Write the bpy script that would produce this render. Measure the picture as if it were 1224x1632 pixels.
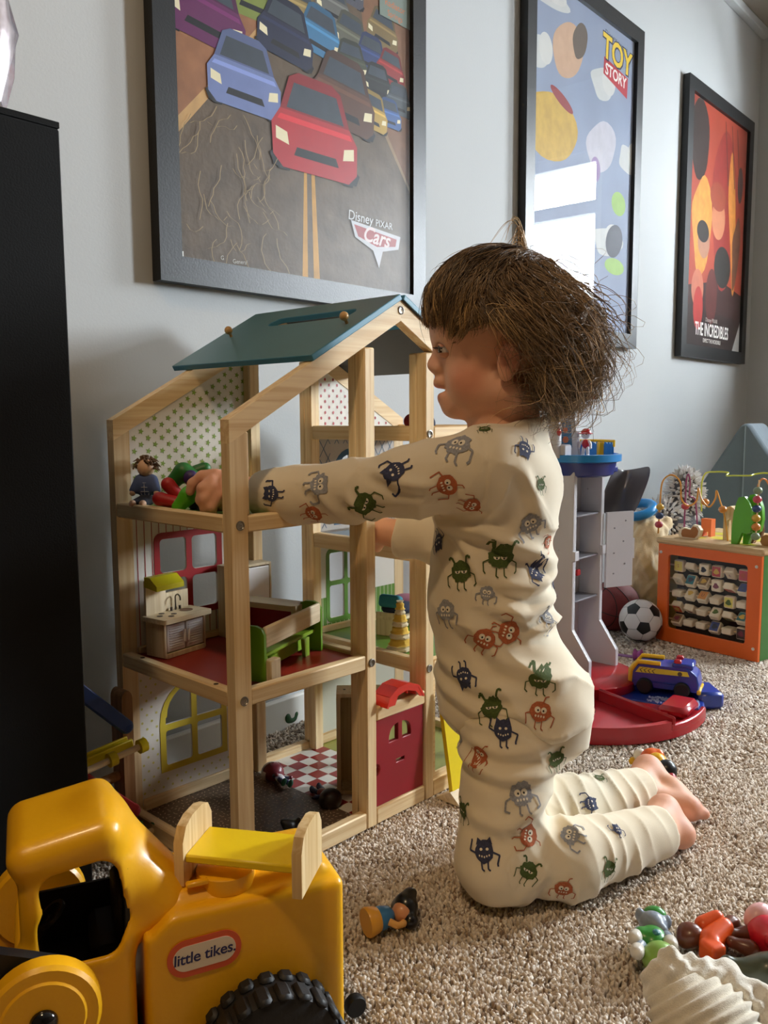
import bpy, bmesh, math, random
import numpy as np
from mathutils import Vector, Matrix
from mathutils.geometry import tessellate_polygon
from mathutils.bvhtree import BVHTree

for _o in list(bpy.data.objects): bpy.data.objects.remove(_o, do_unlink=True)
scene = bpy.context.scene
COL = scene.collection
rng = np.random.default_rng(7)
random.seed(7)
PI = math.pi

# ------------------------------------------------------------------ camera
FPX, PITCH, CAMH, ROLL = 1350.0, 0.1106, 0.575, -0.0048
_R = np.array([1., 0, 0]); _U = np.array([0, math.sin(PITCH), math.cos(PITCH)])
_F = np.array([0, math.cos(PITCH), -math.sin(PITCH)])
_R2 = math.cos(ROLL)*_R + math.sin(ROLL)*_U
_U2 = -math.sin(ROLL)*_R + math.cos(ROLL)*_U
CAM = np.array([0, 0, CAMH])
cam_data = bpy.data.cameras.new('camera')
cam = bpy.data.objects.new('camera', cam_data); COL.objects.link(cam)
cam.matrix_world = Matrix(((_R2[0], _U2[0], -_F[0], 0), (_R2[1], _U2[1], -_F[1], 0), (_R2[2], _U2[2], -_F[2], CAMH), (0, 0, 0, 1)))
cam_data.sensor_width = 36.0; cam_data.sensor_fit = 'AUTO'
cam_data.lens = FPX/1632*36.0
cam_data.clip_start = 0.02
scene.camera = cam

# room frame: s runs along the poster wall, l away from it into the room
AZ = 0.7175
wd = np.array([math.sin(AZ), math.cos(AZ), 0.]); wn = np.array([math.cos(AZ), -math.sin(AZ), 0.])
WP0 = -wn*1.165
ROOM_L, S_NEAR, S_FAR, CEIL = 3.1, -1.7, 3.572, 2.05
def Wl(s, l, z=0.0): return WP0 + wd*s + wn*l + np.array([0, 0, z])
ROOM_M = Matrix(((wd[0], -wn[0], 0, WP0[0]), (wd[1], -wn[1], 0, WP0[1]), (0, 0, 1, 0), (0, 0, 0, 1)))  # x = s, y = -l
def ray(px, py): return _F + _R2*(px-612)/FPX - _U2*(py-816)/FPX
def G(px, py, z=0.0):
    d = ray(px, py); return CAM + d*(z-CAMH)/d[2]
def PL(px, py, P0, n):
    d = ray(px, py); n = np.array(n, float); return CAM + d*(np.dot(n, np.array(P0)-CAM)/np.dot(n, d))

# ------------------------------------------------------------------ world, lights, exposure
world = bpy.data.worlds.new('overcast_sky'); scene.world = world; world.use_nodes = True
_bg = world.node_tree.nodes['Background']
_bg.inputs[0].default_value = (0.86, 0.93, 1.0, 1); _bg.inputs[1].default_value = 1.1
scene.view_settings.view_transform = 'Standard'; scene.view_settings.look = 'None'
scene.view_settings.exposure = 0.27; scene.view_settings.gamma = 1.0
scene.view_settings.use_curve_mapping = False

WINS = ((0.70, 1.30, 0.98, 1.76), (1.95, 2.50, 0.98, 1.76))       # l0, l1, z0, z1 on the far wall
def area_light(name, loc, aim, sx, sy, power, col):
    d = bpy.data.lights.new(name, 'AREA'); d.shape = 'RECTANGLE'; d.size = sx; d.size_y = sy
    d.energy = power; d.color = col
    o = bpy.data.objects.new(name, d); COL.objects.link(o); o.location = Vector(loc)
    o.rotation_euler = (Vector(aim)-Vector(loc)).to_track_quat('-Z', 'Y').to_euler()
    return o
for _i, (_a, _b, _c, _d) in enumerate(WINS):
    _l, _z = (_a+_b)/2, (_c+_d)/2
    area_light('window_daylight', Wl(S_FAR+0.42, _l, _z+.10), Wl(S_FAR-1, _l, _z-.62), _b-_a+.50, _d-_c+.60, (250, 680)[_i], (0.86, 0.94, 1.0))
LAMP_P = (-0.34, 0.02, 1.93)

# ------------------------------------------------------------------ helpers
def lin(r, g, b):
    f = lambda c: (c/255/12.92) if c/255 <= 0.04045 else ((c/255+0.055)/1.055)**2.4
    return (f(r), f(g), f(b))
MATS = {}
def pm(name, rgb, rough=0.5, var=0.0, vs=30.0, bump=0.0, bs=200.0, spec=0.5, coat=0.0, metal=0.0, sss=0.0, sheen=0.0, attr=None, emit=0.0, bdist=0.002):
    if name in MATS: return MATS[name]
    m = bpy.data.materials.new(name); m.use_nodes = True; MATS[name] = m
    nt = m.node_tree; N = nt.nodes; L = nt.links; b = N['Principled BSDF']
    c = lin(*rgb)+(1,)
    b.inputs['Base Color'].default_value = c
    b.inputs['Roughness'].default_value = rough
    b.inputs['Specular IOR Level'].default_value = spec
    b.inputs['Coat Weight'].default_value = coat; b.inputs['Coat Roughness'].default_value = 0.12
    b.inputs['Metallic'].default_value = metal
    if sheen: b.inputs['Sheen Weight'].default_value = sheen
    if sss:
        b.inputs['Subsurface Weight'].default_value = sss; b.inputs['Subsurface Radius'].default_value = (0.008, 0.003, 0.0015)
        b.inputs['Subsurface Scale'].default_value = 1.0
    tc = N.new('ShaderNodeTexCoord')
    src = None
    if attr:
        a = N.new('ShaderNodeVertexColor'); a.layer_name = attr; src = a.outputs['Color']
    if var > 0:
        n = N.new('ShaderNodeTexNoise'); n.inputs['Scale'].default_value = vs; n.inputs['Detail'].default_value = 5
        L.new(tc.outputs['Object'], n.inputs['Vector'])
        h = N.new('ShaderNodeMapRange'); h.inputs['From Min'].default_value = 0.3; h.inputs['From Max'].default_value = 0.7
        h.inputs['To Min'].default_value = 1-var; h.inputs['To Max'].default_value = 1+var
        L.new(n.outputs['Fac'], h.inputs['Value'])
        mx = N.new('ShaderNodeVectorMath'); mx.operation = 'SCALE'
        if src: L.new(src, mx.inputs[0])
        else: mx.inputs[0].default_value = c[:3]
        L.new(h.outputs[0], mx.inputs['Scale']); src = mx.outputs[0]
    if src: L.new(src, b.inputs['Base Color'])
    if bump > 0:
        n2 = N.new('ShaderNodeTexNoise'); n2.inputs['Scale'].default_value = bs; n2.inputs['Detail'].default_value = 3
        L.new(tc.outputs['Object'], n2.inputs['Vector'])
        bp = N.new('ShaderNodeBump'); bp.inputs['Strength'].default_value = bump; bp.inputs['Distance'].default_value = bdist
        L.new(n2.outputs['Fac'], bp.inputs['Height']); L.new(bp.outputs[0], b.inputs['Normal'])
    return m
def wood(axis, a=(242, 217, 172), c=(224, 190, 140), rough=0.5):
    name = 'pine_%s_%d' % (axis, a[0])
    if name in MATS: return MATS[name]
    m = bpy.data.materials.new(name); m.use_nodes = True; MATS[name] = m
    nt = m.node_tree; N = nt.nodes; L = nt.links; b = N['Principled BSDF']
    tc = N.new('ShaderNodeTexCoord'); mp = N.new('ShaderNodeMapping'); oi = N.new('ShaderNodeObjectInfo')
    ad = N.new('ShaderNodeVectorMath'); ad.operation = 'ADD'
    sc = N.new('ShaderNodeVectorMath'); sc.operation = 'SCALE'; sc.inputs[0].default_value = (3, 5, 7)
    L.new(oi.outputs['Random'], sc.inputs['Scale']); L.new(tc.outputs['Object'], ad.inputs[0]); L.new(sc.outputs[0], ad.inputs[1])
    L.new(ad.outputs[0], mp.inputs['Vector'])
    s = [150., 150., 150.]; s['xyz'.index(axis)] = 5.0
    mp.inputs['Scale'].default_value = s
    n = N.new('ShaderNodeTexNoise'); n.inputs['Scale'].default_value = 1.0; n.inputs['Detail'].default_value = 4; n.inputs['Distortion'].default_value = 0.6
    L.new(mp.outputs[0], n.inputs['Vector'])
    r = N.new('ShaderNodeValToRGB'); r.color_ramp.elements[0].position = 0.36; r.color_ramp.elements[1].position = 0.64
    r.color_ramp.elements[0].color = lin(*c)+(1,); r.color_ramp.elements[1].color = lin(*a)+(1,)
    L.new(n.outputs['Fac'], r.inputs['Fac'])
    hs = N.new('ShaderNodeHueSaturation'); mr = N.new('ShaderNodeMapRange'); mr.inputs['To Min'].default_value = 0.9; mr.inputs['To Max'].default_value = 1.08
    L.new(oi.outputs['Random'], mr.inputs['Value']); L.new(mr.outputs[0], hs.inputs['Value']); L.new(r.outputs[0], hs.inputs['Color'])
    L.new(hs.outputs[0], b.inputs['Base Color'])
    b.inputs['Roughness'].default_value = rough; b.inputs['Specular IOR Level'].default_value = 0.35
    bp = N.new('ShaderNodeBump'); bp.inputs['Strength'].default_value = 0.15; bp.inputs['Distance'].default_value = 0.001
    L.new(n.outputs['Fac'], bp.inputs['Height']); L.new(bp.outputs[0], b.inputs['Normal'])
    return m
def glass_mat(name='picture_glass', rough=0.004, ior=1.5):
    if name in MATS: return MATS[name]
    m = bpy.data.materials.new(name); m.use_nodes = True; MATS[name] = m
    nt = m.node_tree; N = nt.nodes; L = nt.links
    for n in list(N): N.remove(n)
    out = N.new('ShaderNodeOutputMaterial'); mx = N.new('ShaderNodeMixShader'); fr = N.new('ShaderNodeFresnel'); fr.inputs['IOR'].default_value = ior
    tr = N.new('ShaderNodeBsdfTransparent'); gl = N.new('ShaderNodeBsdfGlossy'); gl.inputs['Roughness'].default_value = rough
    ge = N.new('ShaderNodeNewGeometry'); mt = N.new('ShaderNodeMath'); mt.operation = 'SUBTRACT'; mt.use_clamp = True
    L.new(fr.outputs[0], mt.inputs[0]); L.new(ge.outputs['Backfacing'], mt.inputs[1]); L.new(mt.outputs[0], mx.inputs[0]); L.new(tr.outputs[0], mx.inputs[1]); L.new(gl.outputs[0], mx.inputs[2]); L.new(mx.outputs[0], out.inputs[0])
    return m

def link_mesh(name, me, mats, parent=None, smooth=False, label=None):
    o = bpy.data.objects.new(name, me); COL.objects.link(o)
    for m in (mats if isinstance(mats, (list, tuple)) else [mats]): me.materials.append(m)
    if smooth: me.polygons.foreach_set('use_smooth', np.ones(len(me.polygons), dtype=bool))
    if parent is not None: o.parent = parent
    if label: o['label'] = label
    return o
class M:
    """collects shapes; build() links them as ONE mesh object"""
    def __init__(s): s.v = []; s.f = []; s.mi = []; s.n = 0; s.cur = 0; s.sm = []
    def add(s, V, F, smooth=False):
        V = [tuple(map(float, p)) for p in V]
        s.v += V; s.f += [tuple(i+s.n for i in f) for f in F]; s.mi += [s.cur]*len(F); s.sm += [smooth]*len(F); s.n += len(V); return s
    def mat(s, i): s.cur = i; return s
    def box(s, c, h, b=0.0, R=None):
        """c centre, h full size, b bevel"""
        hx, hy, hz = [k/2 for k in h]; b = min(b, hx*.9, hy*.9, hz*.9)
        V = []; F = []
        if b <= 0:
            V = [(x*hx, y*hy, z*hz) for x in (-1, 1) for y in (-1, 1) for z in (-1, 1)]
            F = [(0, 1, 3, 2), (4, 6, 7, 5), (0, 4, 5, 1), (2, 3, 7, 6), (0, 2, 6, 4), (1, 5, 7, 3)]
        else:
            ix = {}
            for sx in (-1, 1):
                for sy in (-1, 1):
                    for sz in (-1, 1):
                        for a in range(3):
                            q = [sx*(hx-b), sy*(hy-b), sz*(hz-b)]; q[a] = (sx*hx, sy*hy, sz*hz)[a]
                            ix[(sx, sy, sz, a)] = len(V); V.append(tuple(q))
            for a in range(3):
                o1, o2 = [k for k in range(3) if k != a]
                for sg in (-1, 1):
                    l = []
                    for p, q in ((-1, -1), (1, -1), (1, 1), (-1, 1)):
                        k = [0, 0, 0]; k[a] = sg; k[o1] = p; k[o2] = q; l.append(ix[tuple(k)+(a,)])
                    F.append(tuple(l))
                for p in (-1, 1):
                    for q in (-1, 1):
                        k0 = [0, 0, 0]; k0[a] = -1; k0[o1] = p; k0[o2] = q; k1 = list(k0); k1[a] = 1
                        F.append((ix[tuple(k0)+(o1,)], ix[tuple(k1)+(o1,)], ix[tuple(k1)+(o2,)], ix[tuple(k0)+(o2,)]))
            for sx in (-1, 1):
                for sy in (-1, 1):
                    for sz in (-1, 1): F.append(tuple(ix[(sx, sy, sz, a)] for a in range(3)))
        if R is not None: V = [tuple(R @ Vector(p)) for p in V]
        return s.add([(p[0]+c[0], p[1]+c[1], p[2]+c[2]) for p in V], F)
    def bar(s, p0, p1, w, h, b=0.0, up=(0, 0, 1)):
        p0 = Vector(p0); p1 = Vector(p1); d = p1-p0; x = d.normalized(); y = Vector(up).cross(x).normalized(); z = x.cross(y)
        R = Matrix((x, y, z)).transposed()
        return s.box((p0+p1)/2, (d.length, w, h), b, R)
    def tube(s, P, r, n=8, caps=True, closed=False):
        P = [Vector(p) for p in P]; rs = list(r) if hasattr(r, '__len__') else [r]*len(P)
        V = []; F = []; prev = None; K = len(P)
        for i, p in enumerate(P):
            if closed: t = (P[(i+1) % K]-P[i-1])
            else: t = (P[min(i+1, K-1)]-P[max(i-1, 0)])
            t = t.normalized() if t.length > 1e-9 else Vector((0, 0, 1))
            if prev is None:
                a = Vector((0, 0, 1)) if abs(t.z) < .9 else Vector((1, 0, 0)); u = t.cross(a).normalized()
            else: u = (prev-t*prev.dot(t)).normalized()
            prev = u; w = t.cross(u)
            for k in range(n):
                A = 2*PI*k/n; V.append(p+(u*math.cos(A)+w*math.sin(A))*rs[i])
        for i in range(K-1 if not closed else K):
            for k in range(n):
                F.append((i*n+k, i*n+(k+1) % n, ((i+1) % K)*n+(k+1) % n, ((i+1) % K)*n+k))
        if caps and not closed: F.append(tuple(range(n))[::-1]); F.append(tuple((K-1)*n+k for k in range(n)))
        return s.add(V, F, True)
    def cyl(s, p0, p1, r0, r1=None, n=20): return s.tube([p0, p1], [r0, r0 if r1 is None else r1], n)
    def lathe(s, prof, c=(0, 0, 0), axis=(0, 0, 1), n=28):
        z = Vector(axis).normalized(); a = Vector((0, 0, 1)) if abs(z.z) < .9 else Vector((1, 0, 0)); x = z.cross(a).normalized(); y = z.cross(x); c = Vector(c)
        V = []; F = []; K = len(prof)
        for r, h in prof:
            for k in range(n): A = 2*PI*k/n; V.append(c+z*h+(x*math.cos(A)+y*math.sin(A))*max(r, 1e-5))
        for i in range(K-1):
            for k in range(n): F.append((i*n+k, i*n+(k+1) % n, (i+1)*n+(k+1) % n, (i+1)*n+k))
        F.append(tuple(range(n))[::-1]); F.append(tuple((K-1)*n+k for k in range(n)))
        return s.add(V, F, True)
    def ball(s, c, r, R=None, nu=20, nv=12):
        r = (r, r, r) if not hasattr(r, '__len__') else r
        V = [(0, 0, r[2])]; F = []
        for i in range(1, nv):
            t = PI*i/nv
            for k in range(nu): A = 2*PI*k/nu; V.append((r[0]*math.sin(t)*math.cos(A), r[1]*math.sin(t)*math.sin(A), r[2]*math.cos(t)))
        V.append((0, 0, -r[2])); e = len(V)-1
        for k in range(nu):
            F.append((0, 1+k, 1+(k+1) % nu)); F.append((e, 1+(nv-2)*nu+(k+1) % nu, 1+(nv-2)*nu+k))
        for i in range(nv-2):
            for k in range(nu): F.append((1+i*nu+k, 1+(i+1)*nu+k, 1+(i+1)*nu+(k+1) % nu, 1+i*nu+(k+1) % nu))
        if R is not None: V = [tuple(R @ Vector(p)) for p in V]
        return s.add([(p[0]+c[0], p[1]+c[1], p[2]+c[2]) for p in V], F, True)
    def plate(s, outer, th, holes=(), fr=None):
        """polygon with holes in the x,y of frame fr = (origin, ex, ey, en), extruded by th along en"""
        o, ex, ey, en = [Vector(k) for k in (fr or ((0, 0, 0), (1, 0, 0), (0, 1, 0), (0, 0, 1)))]
        loops = [list(outer)]+[list(h) for h in holes]
        flat = [p for l in loops for p in l]
        tri = tessellate_polygon([[Vector((p[0], p[1], 0)) for p in l] for l in loops])
        P = lambda p, h: o+ex*p[0]+ey*p[1]+en*h
        if th == 0: return s.add([P(p, 0) for p in flat], [tuple(t) for t in tri])
        n = len(flat); V = [P(p, 0) for p in flat]+[P(p, th) for p in flat]
        F = [tuple(t)[::-1] for t in tri]+[tuple(i+n for i in t) for t in tri]
        b = 0
        for l in loops:
            k = len(l)
            for i in range(k): F.append((b+i, b+(i+1) % k, n+b+(i+1) % k, n+b+i))
            b += k
        return s.add(V, F)
    def build(s, name, mats, parent=None, label=None, flat=False):
        me = bpy.data.meshes.new(name); me.from_pydata(s.v, [], s.f)
        if len(s.f): me.polygons.foreach_set('material_index', np.array(s.mi, dtype=np.int32)); me.polygons.foreach_set('use_smooth', np.array(s.sm, dtype=bool))
        bm = bmesh.new(); bm.from_mesh(me)
        if not flat: bmesh.ops.recalc_face_normals(bm, faces=bm.faces)
        bm.to_mesh(me); bm.free()
        me.set_sharp_from_angle(angle=math.radians(38))
        return link_mesh(name, me, mats, parent, False, label)
def tag(o, label, cat, group=None, kind=None):
    if label: o['label'] = label
    if cat: o['category'] = cat
    if group: o['group'] = group
    if kind: o['kind'] = kind
    return o
def thing(name, label, cat, loc=(0, 0, 0), rz=0.0, group=None, rot=None):
    o = bpy.data.objects.new(name, None); COL.objects.link(o); o.empty_display_size = 0.02
    o.location = Vector(loc); o.rotation_euler = rot if rot is not None else (0, 0, rz)
    return tag(o, label, cat, group)
def struct(o): o['kind'] = 'structure'; return o
def circ(c, r, n=24, a0=0.0, a1=2*PI): return [(c[0]+r*math.cos(a0+(a1-a0)*i/n), c[1]+r*math.sin(a0+(a1-a0)*i/n)) for i in range(n)]
def rrect(x0, y0, x1, y1, r, n=4):
    P = []
    for cx, cy, a in ((x1-r, y1-r, 0), (x0+r, y1-r, PI/2), (x0+r, y0+r, PI), (x1-r, y0+r, 1.5*PI)):
        for i in range(n+1): A = a+PI/2*i/n; P.append((cx+r*math.cos(A), cy+r*math.sin(A)))
    return P
def text_poly(body, size, shear=0.0, offset=0.0, align='CENTER', sp=1.0):
    cu = bpy.data.curves.new('lettering', 'FONT'); cu.body = body; cu.size = size; cu.align_x = align; cu.align_y = 'CENTER'; cu.shear = shear; cu.offset = offset; cu.space_character = sp
    cu.resolution_u = 3
    o = bpy.data.objects.new('lettering', cu); COL.objects.link(o)
    bpy.context.view_layer.update()
    me = o.evaluated_get(bpy.context.evaluated_depsgraph_get()).to_mesh()
    V = [tuple(v.co) for v in me.vertices]; F = [tuple(p.vertices) for p in me.polygons]
    bpy.data.objects.remove(o, do_unlink=True); bpy.data.curves.remove(cu)
    return V, F
# ---- signed-distance modelling (surface nets) for soft organic and moulded shapes
def cap(a, b, ra, rb=None, k=0.012, op='u', sc=None):
    rb = ra if rb is None else rb; a = np.array(a, float); b = np.array(b, float); r = max(ra, rb)
    if sc is None: sc = (1, 1, 1)
    S = np.array(sc, float)
    a_, b_ = a/S, b/S
    def f(X, Y, Z):
        d = b_-a_; L = max(d@d, 1e-12)
        x, y, z = X/S[0]-a_[0], Y/S[1]-a_[1], Z/S[2]-a_[2]
        t = np.clip((x*d[0]+y*d[1]+z*d[2])/L, 0, 1)
        return (np.sqrt((x-t*d[0])**2+(y-t*d[1])**2+(z-t*d[2])**2)-(ra+(rb-ra)*t))*min(sc)
    e = r*S
    return f, np.minimum(a, b)-e, np.maximum(a, b)+e, k, op
def ell(c, r, k=0.012, op='u', R=None):
    c = np.array(c, float); r = np.array(r if hasattr(r, '__len__') else (r, r, r), float)
    Ri = None if R is None else np.array(Matrix(R).transposed())
    def f(X, Y, Z):
        x, y, z = X-c[0], Y-c[1], Z-c[2]
        if Ri is not None: x, y, z = [Ri[i, 0]*x+Ri[i, 1]*y+Ri[i, 2]*z for i in range(3)]
        k0 = np.sqrt((x/r[0])**2+(y/r[1])**2+(z/r[2])**2)
        k1 = np.sqrt((x/r[0]**2)**2+(y/r[1]**2)**2+(z/r[2]**2)**2)
        return k0*(k0-1)/np.maximum(k1, 1e-6)
    e = r if R is None else np.ones(3)*r.max()
    return f, c-e, c+e, k, op
def rbox(c, h, r=0.005, k=0.004, op='u', R=None):
    c = np.array(c, float); hh = np.array(h, float)/2-r
    Ri = None if R is None else np.array(Matrix(R).transposed())
    def f(X, Y, Z):
        x, y, z = X-c[0], Y-c[1], Z-c[2]
        if Ri is not None: x, y, z = [Ri[i, 0]*x+Ri[i, 1]*y+Ri[i, 2]*z for i in range(3)]
        qx, qy, qz = np.abs(x)-hh[0], np.abs(y)-hh[1], np.abs(z)-hh[2]
        return np.sqrt(np.maximum(qx, 0)**2+np.maximum(qy, 0)**2+np.maximum(qz, 0)**2)+np.minimum(np.maximum(qx, np.maximum(qy, qz)), 0)-r
    e = np.array(h, float)/2
    if R is not None: e = np.ones(3)*np.linalg.norm(e)
    return f, c-e, c+e, k, op
def half(p, n, k=0.001):
    """cuts away everything on the side n points to"""
    p = np.array(p, float); n = np.array(n, float); n /= np.linalg.norm(n)
    return (lambda X, Y, Z: -((X-p[0])*n[0]+(Y-p[1])*n[1]+(Z-p[2])*n[2])), None, None, k, 's'
def sdf(prims, h, pad=0.01, post=None):
    us = [p for p in prims if p[4] == 'u']
    lo = np.min([p[1] for p in us], axis=0)-pad; hi = np.max([p[2] for p in us], axis=0)+pad
    n = np.ceil((hi-lo)/h).astype(int)+1
    ax = [(lo[i]+h*np.arange(n[i])).astype(np.float32) for i in range(3)]
    D = np.full(n, 0.05, np.float32)
    for f, a, b, k, op in prims:
        if a is None: sl = [slice(0, n[i]) for i in range(3)]
        else:
            m = k+2.5*h
            sl = [slice(max(0, int((a[i]-m-lo[i])/h)), min(n[i], int((b[i]+m-lo[i])/h)+2)) for i in range(3)]
        X = ax[0][sl[0]][:, None, None]; Y = ax[1][sl[1]][None, :, None]; Z = ax[2][sl[2]][None, None, :]
        d = f(X, Y, Z).astype(np.float32); E = D[tuple(sl)]
        if op == 'u': hh = np.maximum(k-np.abs(E-d), 0)/k; D[tuple(sl)] = np.minimum(E, d)-hh*hh*k*0.25
        elif op == 's': d = -d; hh = np.maximum(k-np.abs(E-d), 0)/k; D[tuple(sl)] = np.maximum(E, d)+hh*hh*k*0.25
        else: D[tuple(sl)] = np.maximum(E, d)
    B = D < 0
    cnt = np.zeros(np.array(n)-1, np.int8)
    cs = [(i, j, k_) for i in (0, 1) for j in (0, 1) for k_ in (0, 1)]
    for i, j, k_ in cs: cnt += B[i:n[0]-1+i, j:n[1]-1+j, k_:n[2]-1+k_]
    I = np.argwhere((cnt > 0) & (cnt < 8))
    idx = np.full(np.array(n)-1, -1, np.int32); idx[tuple(I.T)] = np.arange(len(I))
    acc = np.zeros((len(I), 3)); w = np.zeros(len(I))
    for a in range(3):
        for p in (0, 1):
            for q in (0, 1):
                o0 = [0, 0, 0]; o1, o2 = [t for t in range(3) if t != a]; o0[o1] = p; o0[o2] = q; e = list(o0); e[a] = 1
                d0 = D[tuple((I+o0).T)]; d1 = D[tuple((I+e).T)]; mk = (d0 < 0) != (d1 < 0)
                t = d0/np.where(np.abs(d0-d1) < 1e-9, 1, d0-d1)
                P = np.tile(np.array(o0, float), (len(I), 1)); P[:, a] = t
                acc[mk] += P[mk]; w[mk] += 1
    V = lo+(I+acc/w[:, None])*h
    Q = []
    for a in range(3):
        o1, o2 = [t for t in range(3) if t != a]
        s0 = [slice(None)]*3; s1 = [slice(None)]*3; s0[a] = slice(0, -1); s1[a] = slice(1, None)
        E = np.argwhere(B[tuple(s0)] != B[tuple(s1)])
        E = E[(E[:, o1] > 0) & (E[:, o2] > 0) & (E[:, o1] < n[o1]-1) & (E[:, o2] < n[o2]-1)]
        st = B[tuple(E.T)]
        q = []
        for p, r in ((1, 1), (0, 1), (0, 0), (1, 0)):
            c = E.copy(); c[:, o1] -= p; c[:, o2] -= r; q.append(idx[tuple(c.T)])
        q = np.array(q).T
        fl = st if a != 1 else ~st
        q[~fl] = q[~fl][:, ::-1]; Q.append(q)
    Q = np.concatenate(Q); Q = Q[(Q >= 0).all(1)]
    return V, Q
def nmesh(name, V, F, mats, parent=None, smooth=True, label=None, col=None):
    me = bpy.data.meshes.new(name); V = np.asarray(V, np.float32); F = np.asarray(F, np.int32); k = F.shape[1]
    me.vertices.add(len(V)); me.vertices.foreach_set('co', V.ravel())
    me.loops.add(F.size); me.loops.foreach_set('vertex_index', F.ravel())
    me.polygons.add(len(F)); me.polygons.foreach_set('loop_start', np.arange(0, F.size, k, dtype=np.int32))
    me.update(calc_edges=True)
    if col is not None:
        a = me.color_attributes.new('Col', 'FLOAT_COLOR', 'POINT')
        a.data.foreach_set('color', np.concatenate([col, np.ones((len(col), 1))], 1).astype(np.float32).ravel())
    return link_mesh(name, me, mats, parent, smooth, label)
def vnormals(V, F):
    N = np.zeros_like(V); a = V[F[:, 2]]-V[F[:, 0]]; b = V[F[:, 3 % F.shape[1]]]-V[F[:, 1]]; n = np.cross(a, b)
    for i in range(F.shape[1]): np.add.at(N, F[:, i], n)
    return N/np.maximum(np.linalg.norm(N, axis=1, keepdims=True), 1e-9)
def relax(V, F, it=2, lam=0.5):
    for _ in range(it):
        A = np.zeros_like(V); c = np.zeros(len(V)); k = F.shape[1]
        for i in range(k):
            np.add.at(A, F[:, i], V[F[:, (i+1) % k]]); np.add.at(c, F[:, i], 1)
        V = V+lam*(A/np.maximum(c, 1)[:, None]-V)
    return V
def soft(name, prims, h, mat, parent=None, it=1, label=None, lam=0.5):
    V, F = sdf(prims, h); V = relax(V, F, it, lam); return nmesh(name, V, F, mat, parent, True, label)
def wave(P, seed, f, n=6):
    r = np.random.default_rng(seed); o = np.zeros(len(P))
    for i in range(n):
        d = r.normal(size=3); d /= np.linalg.norm(d); o += np.sin(P@d*f*(0.6+0.9*r.random())*2*PI+r.random()*7)
    return o/math.sqrt(n)

# ------------------------------------------------------------------ room shell
paint = pm('wall_paint', (193, 196, 197), 0.75, 0.012, 3, 0.10, 260, spec=0.25)
taupe = pm('unseen_wall_dark', (84, 68, 52), 0.85, 0.03, 3, spec=0.1)  # invented dark tone for the unseen right and front walls, cuts bounced light
def wall(name, a, b, holes=(), th=0.12, out=1, mat=None):
    """a, b: floor points; holes (t0,t1,z0,z1) along a->b; thickness away from the room"""
    a = Vector(a); b = Vector(b); ex = (b-a).normalized(); en = Vector((0, 0, 1)).cross(ex)*out
    L = (b-a).length
    m = M().plate([(-.12, -.02), (L+.12, -.02), (L+.12, CEIL+.1), (-.12, CEIL+.1)], th, [[(h[0], h[2]), (h[1], h[2]), (h[1], h[3]), (h[0], h[3])] for h in holes], ((a[0], a[1], 0), ex, (0, 0, 1), en))
    return struct(m.build(name, mat or paint))
wall('wall_left', Wl(S_NEAR, 0), Wl(S_FAR, 0))
wall('wall_back', Wl(S_FAR, 0), Wl(S_FAR, ROOM_L), WINS)
wall('wall_right', Wl(S_FAR, ROOM_L), Wl(S_NEAR, ROOM_L), mat=taupe)
wall('wall_front', Wl(S_NEAR, ROOM_L), Wl(S_NEAR, 0), mat=taupe)
def slab(name, z0, z1, mat):
    c = Wl((S_NEAR+S_FAR)/2, ROOM_L/2, (z0+z1)/2)
    m = M().box((0, 0, 0), (S_FAR-S_NEAR+.3, ROOM_L+.3, z1-z0)); o = m.build(name, mat); o.location = c; o.rotation_euler = (0, 0, PI/2-AZ); return struct(o)
slab('floor', -.11, -.0095, pm('carpet_backing', (150, 128, 104), 0.95, 0.2, 90, spec=0.05))
slab('ceiling', CEIL, CEIL+.1, pm('ceiling_paint', (150, 142, 132), 0.85, 0.02, 4, 0.2, 90))
def rail(name, s0, s1, z, h, t, on='left'):
    m = M()
    if on == 'left': a, b = Wl(s0, t/2, z+h/2), Wl(s1, t/2, z+h/2)
    else: a, b = Wl(S_FAR-t/2, s0, z+h/2), Wl(S_FAR-t/2, s1, z+h/2)
    m.bar(a, b, t, h, 0.003); return m
tw = pm('trim_paint', (232, 230, 224), 0.45, 0.01, 5)
struct(rail('b', S_NEAR, S_FAR, -.009, .062, .013).build('baseboard_left', tw))
struct(rail('b', .02, ROOM_L, -.009, .062, .013, 'back').build('baseboard_back', tw))
struct(rail('b', S_NEAR, S_FAR, CEIL-.03, .03, .03).build('trim_1', paint))
struct(rail('b', .03, ROOM_L, CEIL-.03, .03, .03, 'back').build('trim_2', paint))
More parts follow.
